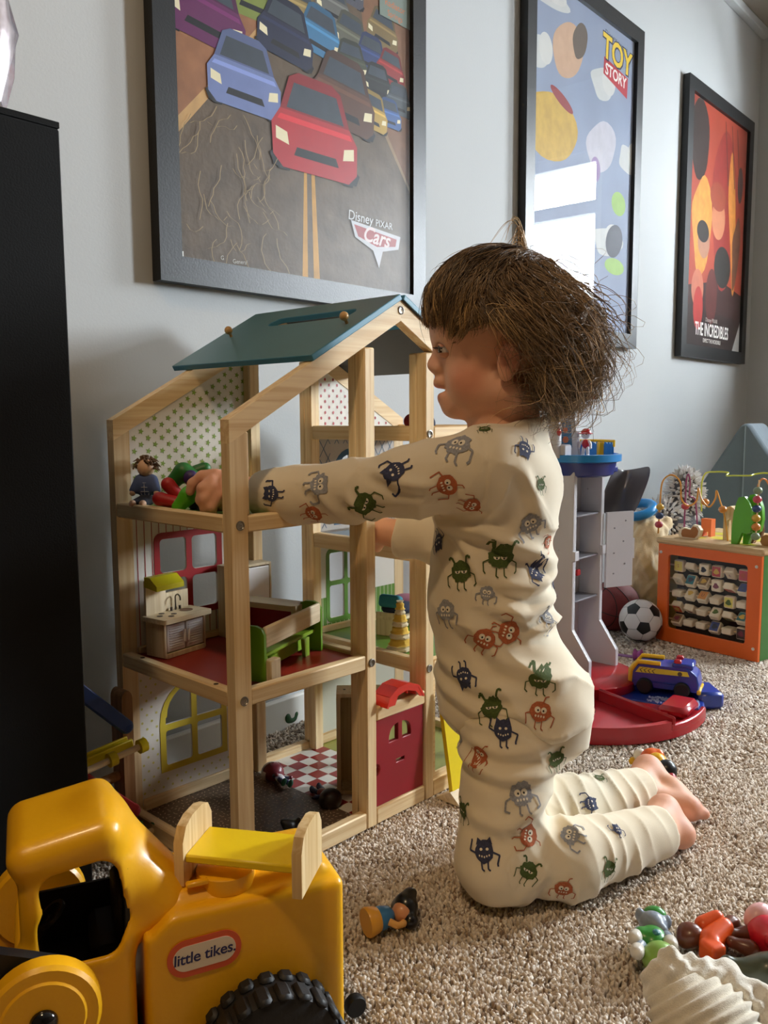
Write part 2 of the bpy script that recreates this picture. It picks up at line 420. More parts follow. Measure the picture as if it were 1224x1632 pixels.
def window(name, fr, w, h, rail_z, mull=0):
    """fr: origin at lower left of opening, ex along, ez up, en outwards; frame in the opening, rail across"""
    o, ex, en = [Vector(k) for k in fr]
    root = struct(thing(name, None, None))
    F4 = (o+en*.03, ex, Vector((0, 0, 1)), en)
    t = .045
    M().plate([(0, 0), (w, 0), (w, h), (0, h)], .05, [[(t, t), (w-t, t), (w-t, h-t), (t, h-t)]], F4).build('window_frame', tw, root)
    M().plate([(t, rail_z-.028), (w-t, rail_z-.028), (w-t, rail_z+.028), (t, rail_z+.028)], .04, (), F4).build('window_rail', tw, root)
    for k in range(mull):
        x = w*(k+1)/(mull+1); M().plate([(x-.02, t), (x+.02, t), (x+.02, h-t), (x-.02, h-t)], .045, (), F4).build('window_mullion', tw, root)
    M().plate([(t, t), (w-t, t), (w-t, h-t), (t, h-t)], .003, (), (o+en*.055, ex, (0, 0, 1), en)).build('window_pane', glass_mat('window_glass'), root)
    M().plate([(-.04, -.03), (w+.04, -.03), (w+.04, 0), (-.04, 0)], .05, (), (o-en*.05, ex, (0, 0, 1), en)).build('window_sill', tw, root)
    return root
for _i, _w in enumerate(WINS): window('window_%d' % (_i+1), (Wl(S_FAR, _w[0], _w[2]), wn, wd), _w[1]-_w[0], _w[3]-_w[2], 1.52-_w[2])
# the warm ceiling lamp that lights the near side of everything
lampo = thing('ceiling_lamp', 'round frosted ceiling lamp with warm bulb overhead', 'lamp', (LAMP_P[0], LAMP_P[1], CEIL))
M().lathe([(.09, 0), (.09, -.02), (.07, -.025)], n=32).build('canopy', pm('lamp_metal', (190, 185, 175), .35, metal=.8), lampo)
M().lathe([(.092, -.02), (.105, -.03), (.105, -.06), (.102, -.06), (.102, -.031), (.088, -.022)], n=32).build('shade_ring', pm('lamp_shade', (220, 212, 196), .6), lampo)
_ld = bpy.data.lights.new('lamp_bulb', 'AREA'); _ld.shape = 'DISK'; _ld.size = .16; _ld.energy = 9.0; _ld.color = (1.0, .70, .40)
_lo = bpy.data.objects.new('lamp_bulb', _ld); COL.objects.link(_lo); _lo.location = (LAMP_P[0], LAMP_P[1], CEIL-.045)

# ------------------------------------------------------------------ carpet pile
def carpet():
    bands = [(-.62, 1.15, .52, 1.36, .0037, .86), (-.62, 1.6, 1.36, 2.05, .0050, 1.15), (-.3, 2.2, 2.05, 3.3, .0078, 1.75)]
    P = []; S = []
    for x0, x1, y0, y1, d, k in bands:
        gx, gy = np.meshgrid(np.arange(x0, x1, d), np.arange(y0, y1, d), indexing='ij')
        p = np.stack([gx.ravel(), gy.ravel()], 1)+rng.uniform(-.45, .45, (gx.size, 2))*d
        keep = (np.abs(p[:, 0]-.16) < .12+.64*p[:, 1])
        p = p[keep]; P.append(p); S.append(np.full(len(p), k))
    P = np.concatenate(P); S = np.concatenate(S)
    q = P-WP0[:2]; lat = q@wn[:2]; al = q@wd[:2]; k = (lat > .014) & (al < S_FAR-.014); P = P[k]; S = S[k]
    n = len(P)
    r = (.0024+.0011*rng.random(n))*S; h = (.0075+.0035*rng.random(n)+.002*np.sin(P[:, 0]*38+np.sin(P[:, 1]*29)))
    h = np.clip(h, .005, .0115)
    tilt = rng.normal(0, .0022, (n, 2))*S[:, None]; a0 = rng.random(n)*6.28
    V = np.zeros((n, 7, 3)); z0 = -.0095
    for j in range(3):
        A = a0+j*2*PI/3; c, s_ = np.cos(A), np.sin(A)
        V[:, j] = np.stack([P[:, 0]+c*r*.75, P[:, 1]+s_*r*.75, np.full(n, z0)], 1)
        V[:, 3+j] = np.stack([P[:, 0]+c*r*1.05+tilt[:, 0]*.7, P[:, 1]+s_*r*1.05+tilt[:, 1]*.7, z0+h*.72], 1)
    V[:, 6] = np.stack([P[:, 0]+tilt[:, 0]*1.2, P[:, 1]+tilt[:, 1]*1.2, z0+h], 1)
    T = []
    for j in range(3):
        k = (j+1) % 3; T += [(j, k, 3+k), (j, 3+k, 3+j), (3+j, 3+k, 6)]
    F = (np.arange(n)[:, None, None]*7+np.array(T)[None]).reshape(-1, 3)
    pal = np.array([lin(224, 211, 196), lin(208, 193, 176), lin(190, 173, 154), lin(148, 126, 106), lin(234, 224, 212)])
    c = pal[rng.choice(5, n, p=[.3, .28, .18, .10, .14])]*(1+rng.normal(0, .06, (n, 1)))
    c = np.repeat(c[:, None], 7, 1)
    o = nmesh('carpet_pile', V.reshape(-1, 3), F, pm('carpet_yarn', (200, 180, 150), .95, spec=.08, attr='Col', sheen=.3), None, True, None, np.clip(c.reshape(-1, 3), 0, 1))
    tag(o, 'beige flecked cut pile carpet covering the floor', 'carpet', kind='stuff')
carpet()
# ------------------------------------------------------------------ doll house (local u along the front, v to the wall, z up)
HYAW = .8128; HO = np.array([-.1769, .9727, 0.])
hu = np.array([math.cos(HYAW), math.sin(HYAW), 0]); hv = np.array([-math.sin(HYAW), math.cos(HYAW), 0])
def Hw(u, v, z): return HO+hu*u+hv*v+np.array([0, 0, z])
HW, HD, EAVE, PEAK, PU = .585, .277, .574, .735, .2925
SL = (PEAK-EAVE)/PU
def rz_(u): return EAVE+SL*(PU-abs(u-PU))
house = thing('doll_house', 'tall open wooden doll house with teal roof that the toddler reaches into', 'doll house', HO, HYAW)
WX, WY, WZ = wood('x'), wood('y'), wood('z')
FV = lambda v: ((0, v, 0), (1, 0, 0), (0, 0, 1), (0, 1, 0))   # plate frame in the u,z plane
def hbox(name, u0, u1, v0, v1, z0, z1, mat, b=.0018, groove=None):
    m = M()
    if groove == 'v':      # two boards side by side with a seam (seen from the left)
        vm = v0+(v1-v0)*.55
        m.box(((u0+u1)/2, (v0+vm)/2, (z0+z1)/2), (u1-u0, vm-v0, z1-z0), b); m.box(((u0+u1)/2+.0006, (vm+v1)/2, (z0+z1)/2), (u1-u0-.0012, v1-vm, z1-z0), b)
    elif groove == 'u':
        um = u0+(u1-u0)*.42
        m.box(((u0+um)/2, (v0+v1)/2, (z0+z1)/2), (um-u0, v1-v0, z1-z0), b); m.box(((um+u1)/2, (v0+v1)/2+.0007, (z0+z1)/2), (u1-um, v1-v0-.0014, z1-z0), b)
    else: m.box(((u0+u1)/2, (v0+v1)/2, (z0+z1)/2), (u1-u0, v1-v0, z1-z0), b)
    return m.build(name, mat, house)
RT = .0275
for side, (va, vb, t) in enumerate(((0, .016, .034), (HD-.016, HD, .03))):
    # corner posts, mitred under the rafters
    for u0, u1 in ((0, .024), (HW-.024, HW)):
        M().plate([(u0, 0), (u1, 0), (u1, rz_(u1)-RT), (u0, rz_(u0)-RT)], vb-va, (), FV(va)).build('post', WZ, house)
    for u0, u1 in ((.221, .241), (.345, .365)):
        v0, v1 = (va, va+t) if side == 0 else (vb-t, vb)
        zt = max(rz_(u0), rz_(u1))-RT
        o = hbox('post', u0, u1, v0, v1, .0, min(rz_(u0), rz_(u1))-RT, WZ, groove='v')
    for sg in (0, 1):
        pts = [(0, EAVE), (PU, PEAK), (PU, PEAK-RT), (0, EAVE-RT)]
        if sg: pts = [(HW-p[0], p[1]) for p in pts][::-1]
        M().plate(pts, vb-va+.0008, (), FV(va-.0004)).build('rafter', WX, house)
    # inner stud lining the left corner post
hbox('stud', .0245, .031, .004, .016, .4613, rz_(.0245)-RT, WZ)
def ring(z0, z1, u0, u1, name, sides='LRFB'):
    if 'F' in sides: hbox(name, u0+.0, u1, .0006, .0155, z0, z1, WX)
    if 'B' in sides: hbox(name, u0, u1, HD-.0155, HD-.001, z0, z1, WX)
hbox('base_beam', .024, .221, .0006, .0155, 0, .024, WX); hbox('base_beam', .241, .345, .0006, .0155, 0, .024, WX); hbox('base_beam', .365, HW-.024, .0006, .0155, 0, .024, WX)
for u0, u1 in ((.024, .221), (.241, .345), (.365, HW-.024)): hbox('base_beam', u0, u1, HD-.0155, HD-.001, 0, .024, WX)
hbox('base_beam', .0005, .0155, .016, HD-.016, 0, .024, WY); hbox('base_beam', HW-.0155, HW-.0005, .016, HD-.016, 0, .024, WY)
for z0, z1 in ((.2305, .2505), (.4415, .4613)):
    ring(z0, z1, .024, .221, 'beam')
    hbox('beam', .0005, .0155, .016, HD-.016, z0, z1, WY); hbox('beam', .223, .239, .034, HD-.03, z0, z1, WY)
for z0, z1 in ((.192, .214), (.362, .386), (.541, .563)):
    ring(z0, z1, .365, HW-.024, 'beam')
    hbox('beam', .347, .363, .03, HD-.03, z0, z1, WY); hbox('beam', HW-.0155, HW-.0005, .016, HD-.016, z0, z1, WY)
hbox('door_lintel', .2415, .3445, .0, .018, .152, .172, WX)
hbox('door_lintel_board', .2415, .3445, .018, .045, .164, .1715, WX)
# floors
fl = lambda *a: a
redf = pm('red_floor_paint', (150, 42, 34), .35, .03, 20); grnf = pm('green_floor_paint', (112, 150, 58), .4, .03, 20)
hbox('floor_panel', .0155, .223, .0155, HD-.0155, .2375, .245, redf, 0)
hbox('floor_panel', .0155, .223, .0155, HD-.0155, .4490, .4560, grnf, 0)
hbox('floor_panel', .363, HW-.0155, .0155, HD-.0155, .200, .208, grnf, 0)
hbox('floor_panel', .363, HW-.0155, .0155, HD-.0155, .372, .380, pm('grey_blue_floor', (128, 140, 150), .45), 0)
hbox('floor_panel', .363, HW-.0155, .0155, HD-.0155, .549, .557, pm('plain_floor', (210, 190, 160), .5), 0)
hbox('floor_panel', .0155, .221, .0155, HD-.0155, .004, .012, pm('brown_floor_print', (98, 80, 66), .4, .04, 15), 0)
hbox('floor_panel', .2215, .3645, .0155, HD-.0155, .004, .012, pm('white_floor_print', (225, 220, 210), .35), 0)
hbox('floor_panel', .365, HW-.0155, .0155, HD-.0155, .004, .012, pm('olive_floor_print', (150, 150, 70), .4), 0)
m = M(); q = .0238
for i in range(6):
    for j in range(10):
        if (i+j) % 2 == 0:
            u0 = .2215+i*q; v0 = .0155+j*q
            m.plate([(u0, v0), (min(u0+q, .3645), v0), (min(u0+q, .3645), v0+q), (u0, v0+q)], 0, (), ((0, 0, .0123), (1, 0, 0), (0, 1, 0), (0, 0, 1)))
m.build('checker_print', pm('checker_red', (140, 30, 30), .35), house, flat=True)
m = M(); r = random.Random(3)
for i in range(26):
    for j in range(31):
        u0 = .018+i*.008+r.uniform(-.0022, .0022); v0 = .018+j*.0079+r.uniform(-.0022, .0022); a = r.uniform(0, PI)
        if u0 > .219: continue
        c, s = math.cos(a)*.0019, math.sin(a)*.0019; e, d = -s*.32, c*.32
        m.plate([(u0-c-e, v0-s-d), (u0+c-e, v0+s-d), (u0+c+e, v0+s+d), (u0-c+e, v0-s+d)], 0, (), ((0, 0, .0123), (1, 0, 0), (0, 1, 0), (0, 0, 1)))
o = m.build('fleck_print', pm('fleck_cream', (205, 186, 160), .45), house, flat=True); o['kind'] = 'stuff'
# wall panels (faces towards the front at v = PV)
PV = .2615
white = pm('panel_white', (228, 222, 212), .45, .01, 9)
def arch(u0, u1, z0, z1, left):
    R = (u1-u0)*.95
    P = [(u0, z0), (u1, z0)]
    if left: P += [(u1, z1)]+[(u1-R*math.sin(a), z1-R+R*math.cos(a)) for a in [PI/2*i/6 for i in range(1, 7)]]+[(u0, z1-R)]
    else: P += [(u1, z1-R)]+[(u0+R*math.cos(a), z1-R+R*math.sin(a)) for a in [PI/2*i/6 for i in range(1, 7)]]+[(u0, z1)]
    return P
def panel(name, outline, holes, frame_poly, col_frame, mat=white):
    p = M().plate(outline, .0035, holes, FV(PV)).build(name, mat, house)
    if frame_poly: M().plate(frame_poly, .0006, holes, FV(PV-.0007)).build('window_surround', col_frame, p)
    return p
yel = pm('print_yellow', (214, 190, 62), .4); redp = pm('print_red', (158, 26, 34), .4); grn = pm('print_green', (96, 140, 52), .4); blu = pm('print_blue', (52, 92, 122), .45)
w = .0095
# yellow arched window, ground floor left
u0, u1, z0, z1 = .056, .174, .058, .192; um = (u0+u1)/2; zm = .1245
yh = [rrect(u0+w, z0+w, um-w/2, zm-w/2, .004), rrect(um+w/2, z0+w, u1-w, zm-w/2, .004), arch(u0+w, um-w/2, zm+w/2, z1-w, True), arch(um+w/2, u1-w, zm+w/2, z1-w, False)]
fp = [(u0, z0), (u1, z0), (u1, z1-.06)]+[(u1-.06+.06*math.cos(a), z1-.06+.06*math.sin(a)) for a in [PI/2*i/6 for i in range(1, 7)]]+[(u0+.06-.06*math.sin(a), z1-.06+.06*math.cos(a)) for a in [PI/2*i/6 for i in range(0, 7)]]
pw = panel('wall_panel', [(.014, .018), (.224, .018), (.224, .234), (.014, .234)], yh, fp, yel)
m = M(); r = random.Random(5)
for i in range(14):
    for j in range(20):
        u = .02+i*.0155+(j % 2)*.0077; z = .026+j*.0105
        if u > .218 or (u0-.004 < u < u1+.004 and z > z0-.004): continue
        m.plate(circ((u, z), .0019, 8), 0, (), FV(PV-.0004))
m.build('dot_print', pm('print_pale_yellow', (208, 198, 112), .45), pw, flat=True)['kind'] = 'stuff'
hbox('skirting', .024, .221, PV-.006, PV-.0002, .012, .03, WX)
# red window, kitchen
u0, u1, z0, z1 = .056, .173, .286, .413; um = (u0+u1)/2; zm = (z0+z1)/2
rh = [rrect(a+w, b+w, c-w, d-w, .006) for a, b, c, d in ((u0, z0, um+w/2, zm+w/2), (um-w/2, z0, u1, zm+w/2), (u0, zm-w/2, um+w/2, z1), (um-w/2, zm-w/2, u1, z1))]
pw = panel('wall_panel', [(.014, .247), (.224, .247), (.224, .443), (.014, .443)], rh, rrect(u0, z0, u1, z1, .012), redp)
m = M()
for i in range(18):
    u = .018+i*.0118
    segs = [(.25, .4405)] if not (u0-.001 < u < u1+.001) else [(.25, z0), (z1, .4405)]
    for a, b in segs: m.plate([(u-.0006, a), (u+.0006, a), (u+.0006, b), (u-.0006, b)], 0, (), FV(PV-.0004))
m.build('stripe_print', redp, pw, flat=True)
hbox('skirting', .024, .221, PV-.006, PV-.0002, .245, .256, WX)
# green stars, attic
pw = panel('wall_panel', [(.014, .4575), (.224, .4575), (.224, rz_(.224)-.012), (.014, rz_(.014)-.012)], [], None, None)
m = M()
def star(c, r, rot=0): return [(c[0]+(r if i % 2 == 0 else r*.45)*math.sin(rot+PI*i/5), c[1]+(r if i % 2 == 0 else r*.45)*math.cos(rot+PI*i/5)) for i in range(10)]
for j in range(24):
    for i in range(10):
        u = .020+i*.0222+(j % 2)*.0111; z = .466+j*.0092
        if u < .22 and z < rz_(u)-.03: m.plate(star((u, z), .0048, .25), 0, (), FV(PV-.0004))
m.build('star_print', pm('print_star_green', (132, 160, 62), .45), pw, flat=True)['kind'] = 'stuff'
# right bay: red dots, blue lattice, green stripes
pw = panel('wall_panel', [(.362, .557), (HW-.014, .557), (HW-.014, rz_(HW-.014)-.012), (.362, rz_(.362)-.012)], [], None, None)
m = M()
for j in range(18):
    for i in range(12):
        u = .372+i*.0186+(j % 2)*.0093; z = .566+j*.0092
        if u < HW-.02 and z < rz_(u)-.03: m.plate([(u+.0021*math.cos(a), z+.0027*math.sin(a)) for a in [2*PI*k/10 for k in range(10)]], 0, (), FV(PV-.0004))
m.build('dot_print', pm('print_dot_red', (170, 44, 52), .45), pw, flat=True)['kind'] = 'stuff'
hb = [arch(.418, .446, .44, .512, True), arch(.454, .482, .44, .512, False), rrect(.418, .40, .446, .432, .004), rrect(.454, .40, .482, .432, .004)]
fpb = [(.408, .392), (.492, .392), (.492, .48)]+[(.45+.042*math.cos(a), .481+.042*math.sin(a)) for a in [PI*i/12 for i in range(1, 12)]]+[(.408, .48)]
pw = panel('wall_panel', [(.362, .378), (HW-.014, .378), (HW-.014, .543), (.362, .543)], hb, fpb, blu, pm('panel_grey', (186, 176, 166), .45))
m = M()
for k in range(-10, 22):
    for sg in (1, -1):
        # lattice line z = .38 + sg*1.55*(u - uk)
        uk = .365+k*.0205; P = []
        for t in np.linspace(0, 1, 40):
            u = .365+t*(HW-.02-.365); z = .46+sg*1.55*(u-uk)
            P.append((u, z))
        P = [p for p in P if .382 < p[1] < .540 and not (.406 < p[0] < .494 and p[1] < .526)]
        if len(P) > 1:
            for a, b in zip(P[:-1], P[1:]):
                if abs(b[0]-a[0]) < .007: m.plate([(a[0]-.0007, a[1]), (a[0]+.0007, a[1]), (b[0]+.0007, b[1]), (b[0]-.0007, b[1])], 0, (), FV(PV-.0004))
m.build('lattice_print', blu, pw, flat=True)['kind'] = 'stuff'
u0, u1, z0, z1 = .388, .482, .222, .352; um = (u0+u1)/2; zm = (z0+z1)/2+.004; w = .008
gh = [rrect(a+w, b+w, c-w, d-w, .004) for a, b, c, d in ((u0, z0, um+w/2, zm+w/2), (um-w/2, z0, u1, zm+w/2), (u0, zm-w/2, um+w/2, z1), (um-w/2, zm-w/2, u1, z1))]
pw = panel('wall_panel', [(.362, .206), (HW-.014, .206), (HW-.014, .364), (.362, .364)], gh, rrect(u0, z0, u1, z1, .012), grn)
m = M(); m.plate([(.3645, .2085), (u0, .2085), (u0, .268), (.3645, .268)], 0, (), FV(PV-.0003)); m.plate([(u1, .2085), (HW-.016, .2085), (HW-.016, .268), (u1, .268)], 0, (), FV(PV-.0003)); m.plate([(u0, .2085), (u1, .2085), (u1, z0), (u0, z0)], 0, (), FV(PV-.0003))
m.mat(1)
for i in range(20):
    u = .369+i*.0102
    if u0-.001 < u < u1+.001: m.plate([(u-.0006, .2085), (u+.0006, .2085), (u+.0006, z0), (u-.0006, z0)], 0, (), FV(PV-.0005))
    else: m.plate([(u-.0006, .2085), (u+.0006, .2085), (u+.0006, .268), (u-.0006, .268)], 0, (), FV(PV-.0005))
m.build('stripe_print', [grn, pm('print_cream', (214, 214, 180), .45)], pw, flat=True)
hbox('skirting', .365, HW-.024, PV-.006, PV-.0002, .208, .22, WX)
panel('wall_panel', [(.362, .018), (HW-.014, .018), (HW-.014, .196), (.362, .196)], [], None, None, pm('panel_pale', (205, 205, 190), .45))
hbox('skirting', .365, HW-.024, PV-.006, PV-.0002, .012, .03, WX)
# screws
for u, z in ((.0125, .4505), (.0125, .239), (.231, .239), (.231, .451), (.354, .5515), (.354, .2035), (HW-.0125, .5515), (HW-.0125, .2035), (PU, .7215)):
    m = M(); m.lathe([(.0058, 0), (.0058, .0012), (.0046, .0016), (.004, .0006), (.0018, .0004), (.0016, -.0004)], (u, -.0002, z), (0, -1, 0), 18)
    m.build('screw', pm('screw_zinc', (150, 146, 138), .35, metal=.9), house)
for u, v, z in ((.008, .22, .2505), (.008, .05, .2505)):
    M().lathe([(.0032, 0), (.0032, .0004), (.002, .0001)], (u, v, z), (0, 0, 1), 12).build('screw_hole', pm('hole_dark', (70, 55, 40), .8), house)
# roof: two teal boards with handle slots and peg knobs
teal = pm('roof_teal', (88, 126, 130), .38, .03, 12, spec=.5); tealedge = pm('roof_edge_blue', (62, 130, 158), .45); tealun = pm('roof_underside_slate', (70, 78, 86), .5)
ca, sa = math.cos(math.atan(SL)), math.sin(math.atan(SL))
LS = PU/ca
for sg in (0, 1):
    root = M()
    ex = (ca, 0, sa) if not sg else (-ca, 0, sa)
    org = (0, 0, EAVE+.001) if not sg else (HW, 0, EAVE+.001)
    en = (-sa, 0, ca) if not sg else (sa, 0, ca)
    slot = [(LS-.052+.014*math.sin(a), .055-.014*math.cos(a)) for a in [-PI/2+PI*i/8 for i in range(9)]]+[(LS-.052+.014*math.sin(a), .205-.014*math.cos(a)) for a in [PI/2+PI*i/8 for i in range(9)]]
    o = root.plate([(.146, -.004), (LS-.001, -.004), (LS-.001, .312), (.146, .306)], .0085, [slot], (org, ex, (0, 1, 0), en)).build('roof_panel', [teal, tealedge, tealun], house)
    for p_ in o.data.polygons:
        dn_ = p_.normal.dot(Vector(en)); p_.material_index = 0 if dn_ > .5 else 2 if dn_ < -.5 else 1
    mod = o.modifiers.new('round', 'BEVEL'); mod.width = .0012; mod.segments = 2; mod.limit_method = 'ANGLE'
    for s_, v_ in ((.241, .270), (.241, .018)):
        p = Vector(org)+Vector(ex)*s_+Vector((0, v_, 0))+Vector(en)*.0085
        M().tube([p, p+Vector(en)*.006], .0022, 10).ball(p+Vector(en)*.0105, .0062, nu=16, nv=10).build('knob', wood('z', (212, 170, 110), (190, 140, 84), .3), o)
# red front door with two arched lights and a slot
dm = pm('door_red', (150, 34, 46), .32, .015, 20)
d0, d1, dz0, dz1 = .2425, .344, .0245, .1515; dc = (d0+d1)/2
hl = [[(dc-.0045, .112), (dc-.0045, .137)]+[(dc-.0045-.019*math.sin(a), .118+.019*math.cos(a)) for a in [PI/2*i/6 for i in range(1, 7)]]+[(dc-.0235, .112)]]
hl.append([(2*dc-p[0], p[1]) for p in hl[0]][::-1])
hl.append([(dc-.009, .078), (dc+.009, .078), (dc+.009, .083), (dc-.009, .083)])
outl = [(d0, dz0), (d1, dz0), (d1, dz1), (d0, dz1), (d0, .088), (d0+.006, .085), (d0+.0085, .079), (d0+.006, .073), (d0, .070)]
o = M().plate(outl, .008, hl, FV(.0035)).build('door', dm, house); b = o.modifiers.new('round', 'BEVEL'); b.width = .001; b.segments = 2; b.limit_method = 'ANGLE'
M().plate([(.3655, .024), (HW-.0245, .024), (HW-.0245, .19), (.3655, .19)], .004, [[(.375, .034), (HW-.034, .034), (HW-.034, .18), (.375, .18)]], FV(.006)).build('side_frame', WX, house)

# ------------------------------------------------------------------ small furniture in the house
def hthing(name, label, cat, u, v, z, rz=0.0, group=None): return thing(name, label, cat, Hw(u, v, z), HYAW+rz, group)
pale = wood('x', (226, 208, 176), (206, 184, 146)); palez = wood('z', (226, 208, 176), (206, 184, 146))
wht = pm('toy_white', (226, 222, 220), .35)
dark = pm('spot_dark', (66, 52, 44), .5)
k = hthing('toy_kitchen', 'wooden toy kitchen unit with yellow hood and white doors', 'toy kitchen', .027, .242, .2452, .17)
# local: x to the right, y to the wall, front at y=-.042
M().box((.002, -.019, .026), (.004, .038, .050), .0006).box((.076, -.019, .026), (.004, .038, .050), .0006).box((.039, -.019, .003), (.072, .038, .004), .0006).box((.039, -.001, .026), (.072, .002, .048)).box((.039, -.0375, .0035), (.072, .003, .007), .0005).build('cabinet', palez, k)
for x in (.0215, .0565):
    m = M().box((x, -.0365, .0275), (.033, .003, .038), .0008)
    for z in np.linspace(.014, .041, 9): m.box((x, -.0382, z), (.025, .0012, .0018), .0003)
    d = m.build('door', wht, k)
    M().box((x+(.0135 if x < .03 else -.0135), -.0405, .0275), (.002, .004, .018), .0007).build('handle', wht, d)
m = M().plate(rrect(-.006, -.047, .083, .001, .004), .0065, (), ((0, 0, .0505), (1, 0, 0), (0, 1, 0), (0, 0, 1))); top = m.build('counter_top', pale, k)
m = M()
for x, y in ((.009, -.02), (.021, -.01), (.018, -.033), (.03, -.025)): m.lathe([(.0042, .0572), (.0042, .0575)], (x, y, 0), n=16)
m.build('hob_print', dark, top)
M().lathe([(.0095, .0571), (.0095, .0576), (.008, .0573)], (.058, -.02, 0), n=22).build('sink', pm('sink_dark', (120, 86, 58), .6), top)
M().plate([(0, .051), (.078, .051), (.078, .083), (.036, .083), (.036, .106), (0, .106)], .004, (), ((0, -.003, 0), (1, 0, 0), (0, 0, 1), (0, 1, 0))).build('splashback', palez, k)
M().plate([(-.003, .098), (-.003, .112), (-.014, .112), (-.028, .101), (-.028, .094)], .05, (), ((-.002, 0, 0), (0, 1, 0), (0, 0, 1), (1, 0, 0))).build('hood', pm('toy_yellow', (206, 190, 24), .35), k)
m = M().tube([(.05, -.007, .057), (.05, -.007, .075)]+[(.05, -.007-.005+.005*math.cos(a), .075+.005*math.sin(a)) for a in np.linspace(0, PI, 8)]+[(.05, -.017, .072)], .0011, 8); m.build('tap', pm('tap_steel', (130, 128, 120), .3, metal=.9), k)
m = M().cyl((.042, -.007, .057), (.042, -.007, .062), .0018, n=10).cyl((.058, -.007, .057), (.058, -.007, .062), .0018, n=10); m.build('tap_knobs', dark, k)
k = hthing('toy_refrigerator', 'wooden toy fridge with white door at the back of red floored room', 'toy fridge', .160, .258, .2452)
m = M().box((.002, -.019, .055), (.004, .036, .110), .0006).box((.074, -.019, .055), (.004, .036, .110), .0006).box((.038, -.019, .108), (.072, .036, .004), .0006).box((.038, -.019, .002), (.072, .036, .004), .0006).box((.038, -.019, .05), (.072, .036, .004)).box((.038, -.002, .055), (.072, .002, .108)); m.build('cabinet', palez, k)
M().box((.038, -.0365, .079), (.066, .003, .051), .001).build('door', wht, k); M().box((.038, -.0365, .026), (.066, .003, .042), .001).build('door', wht, k)
# red seat with a pale wooden top board
k = hthing('toy_sideboard', 'red and wood toy counter behind the green bench', 'toy counter', .168, .20, .2452, -1.28)
M().plate([(0, -.014), (.006, -.018), (.092, -.018), (.098, -.014), (.098, .014), (.092, .018), (.006, .018), (0, .014)], .008, (), ((0, 0, .058), (1, 0, 0), (0, 1, 0), (0, 0, 1))).build('top_board', pale, k)
M().box((.045, .008, .031), (.088, .004, .054), .0006).build('back_panel', pm('toy_red', (170, 20, 20), .35), k)
M().box((.092, 0, .029), (.004, .030, .058), .0006).build('end_panel', palez, k); M().box((.003, 0, .029), (.004, .030, .058), .0006).build('end_panel', palez, k)
tg = pm('toy_green', (110, 160, 30), .35); tg2 = pm('toy_lime', (138, 170, 46), .35)
k = hthing('toy_bench', 'lime green toy bench with a wooden back board', 'toy bench', .058, .040, .2452, .37)
for x in (0, .158):
    M().plate([(-.018, 0), (.018, 0), (.018, .06), (.014, .068), (.006, .071), (-.006, .071), (-.014, .068), (-.018, .06)], .005, (), ((x-.0025, 0, 0), (0, 1, 0), (0, 0, 1), (1, 0, 0))).build('end_panel', tg, k)
M().box((.079, -.015, .056), (.152, .006, .027), .0015).build('back_board', pale, k)
M().box((.079, .003, .029), (.152, .024, .005), .001).build('seat', tg2, k)
M().box((.079, .004, .016), (.13, .004, .022), .0008).build('apron', tg2, k)
for x, y in ((.125, -.012), (.034, -.012)): M().plate([(-.006, 0), (.006, 0), (.006, .026), (-.010, .026)], .005, (), ((x, y, 0), (1, 0, 0), (0, 0, 1), (0, 1, 0))).build('leg', tg2, k)
k = M().box((0, 0, .014), (.02, .012, .028), .0012).build('wooden_block', palez); k.location = Hw(.076, .024, .2452); k.rotation_euler = (0, 0, HYAW+.2); tag(k, 'small pale wooden block standing beside the green bench end', 'toy block')
k = hthing('toy_wardrobe', 'open fronted wooden toy wardrobe behind the red door', 'toy wardrobe', .279, .122, .0124, -.78)
m = M().box((.003, -.02, .075), (.006, .042, .150), .0006).box((.065, -.02, .075), (.006, .042, .150), .0006).box((.034, -.02, .153), (.068, .042, .006), .0006).box((.034, -.02, .003), (.056, .042, .006), .0006).box((.034, -.001, .075), (.056, .003, .144)); m.build('cabinet', palez, k)
M().box((.034, -.034, .075), (.003, .010, .142)).build('divider', tg, k)
M().lathe([(.002, .156), (.002, .1564)], (.012, -.02, 0), n=10).build('peg_hole', dark, k)
# yellow ramp board leaning on the front, with a wooden foot
k = hthing('yellow_ramp', 'yellow scalloped ramp board leaning on the doll house beside red door', 'toy ramp', .3695, .001, 0)
sc = [(0, 0), (.0, .155), (.014, .152), (.02, .142), (.03, .138), (.04, .128), (.05, .13), (.058, .12), (.062, .06), (.055, .04), (.062, .03), (.062, 0)]
M().plate(sc, .007, (), ((0, -.028, .012), (1, 0, 0), (0, .165, .986), (0, -.986, .165))).build('board', pm('ramp_yellow', (232, 206, 30), .35), k)
M().plate([(0, 0), (.05, 0), (.03, .017)], .07, (), ((-.006, -.004, .0), (0, -1, 0), (0, 0, 1), (1, 0, 0))).build('foot', pale, k)
# red moulded plastic ramp on the lintel
k = hthing('red_plastic_ramp', 'bright red hollow plastic ramp lying above the red door', 'toy ramp', .250, .022, .1722)
rp = pm('plastic_red', (214, 40, 26), .3, coat=.3)
pts = [(0, 0), (.006, .014), (.022, .024), (.042, .026), (.066, .018), (.078, .0), (.070, -.0), (.060, .010), (.040, .016), (.022, .012), (.016, 0)]
for y in (-.034, -.006): M().plate(pts, .003, (), ((0, y, 0), (1, 0, 0), (0, 0, 1), (0, 1, 0))).build('side_wall', rp, k)
tp = pts[:6]; m = M()
for a, b in zip(tp[:-1], tp[1:]): m.bar((a[0], -.019, a[1]-.0015), (b[0], -.019, b[1]-.0015), .031, .003)
m.build('deck', rp, k)
m = M()
for x, z in ((.044, .020), (.062, .014)): m.box((x, -.019, z-.004), (.002, .026, .012))
m.build('ribs', rp, k)
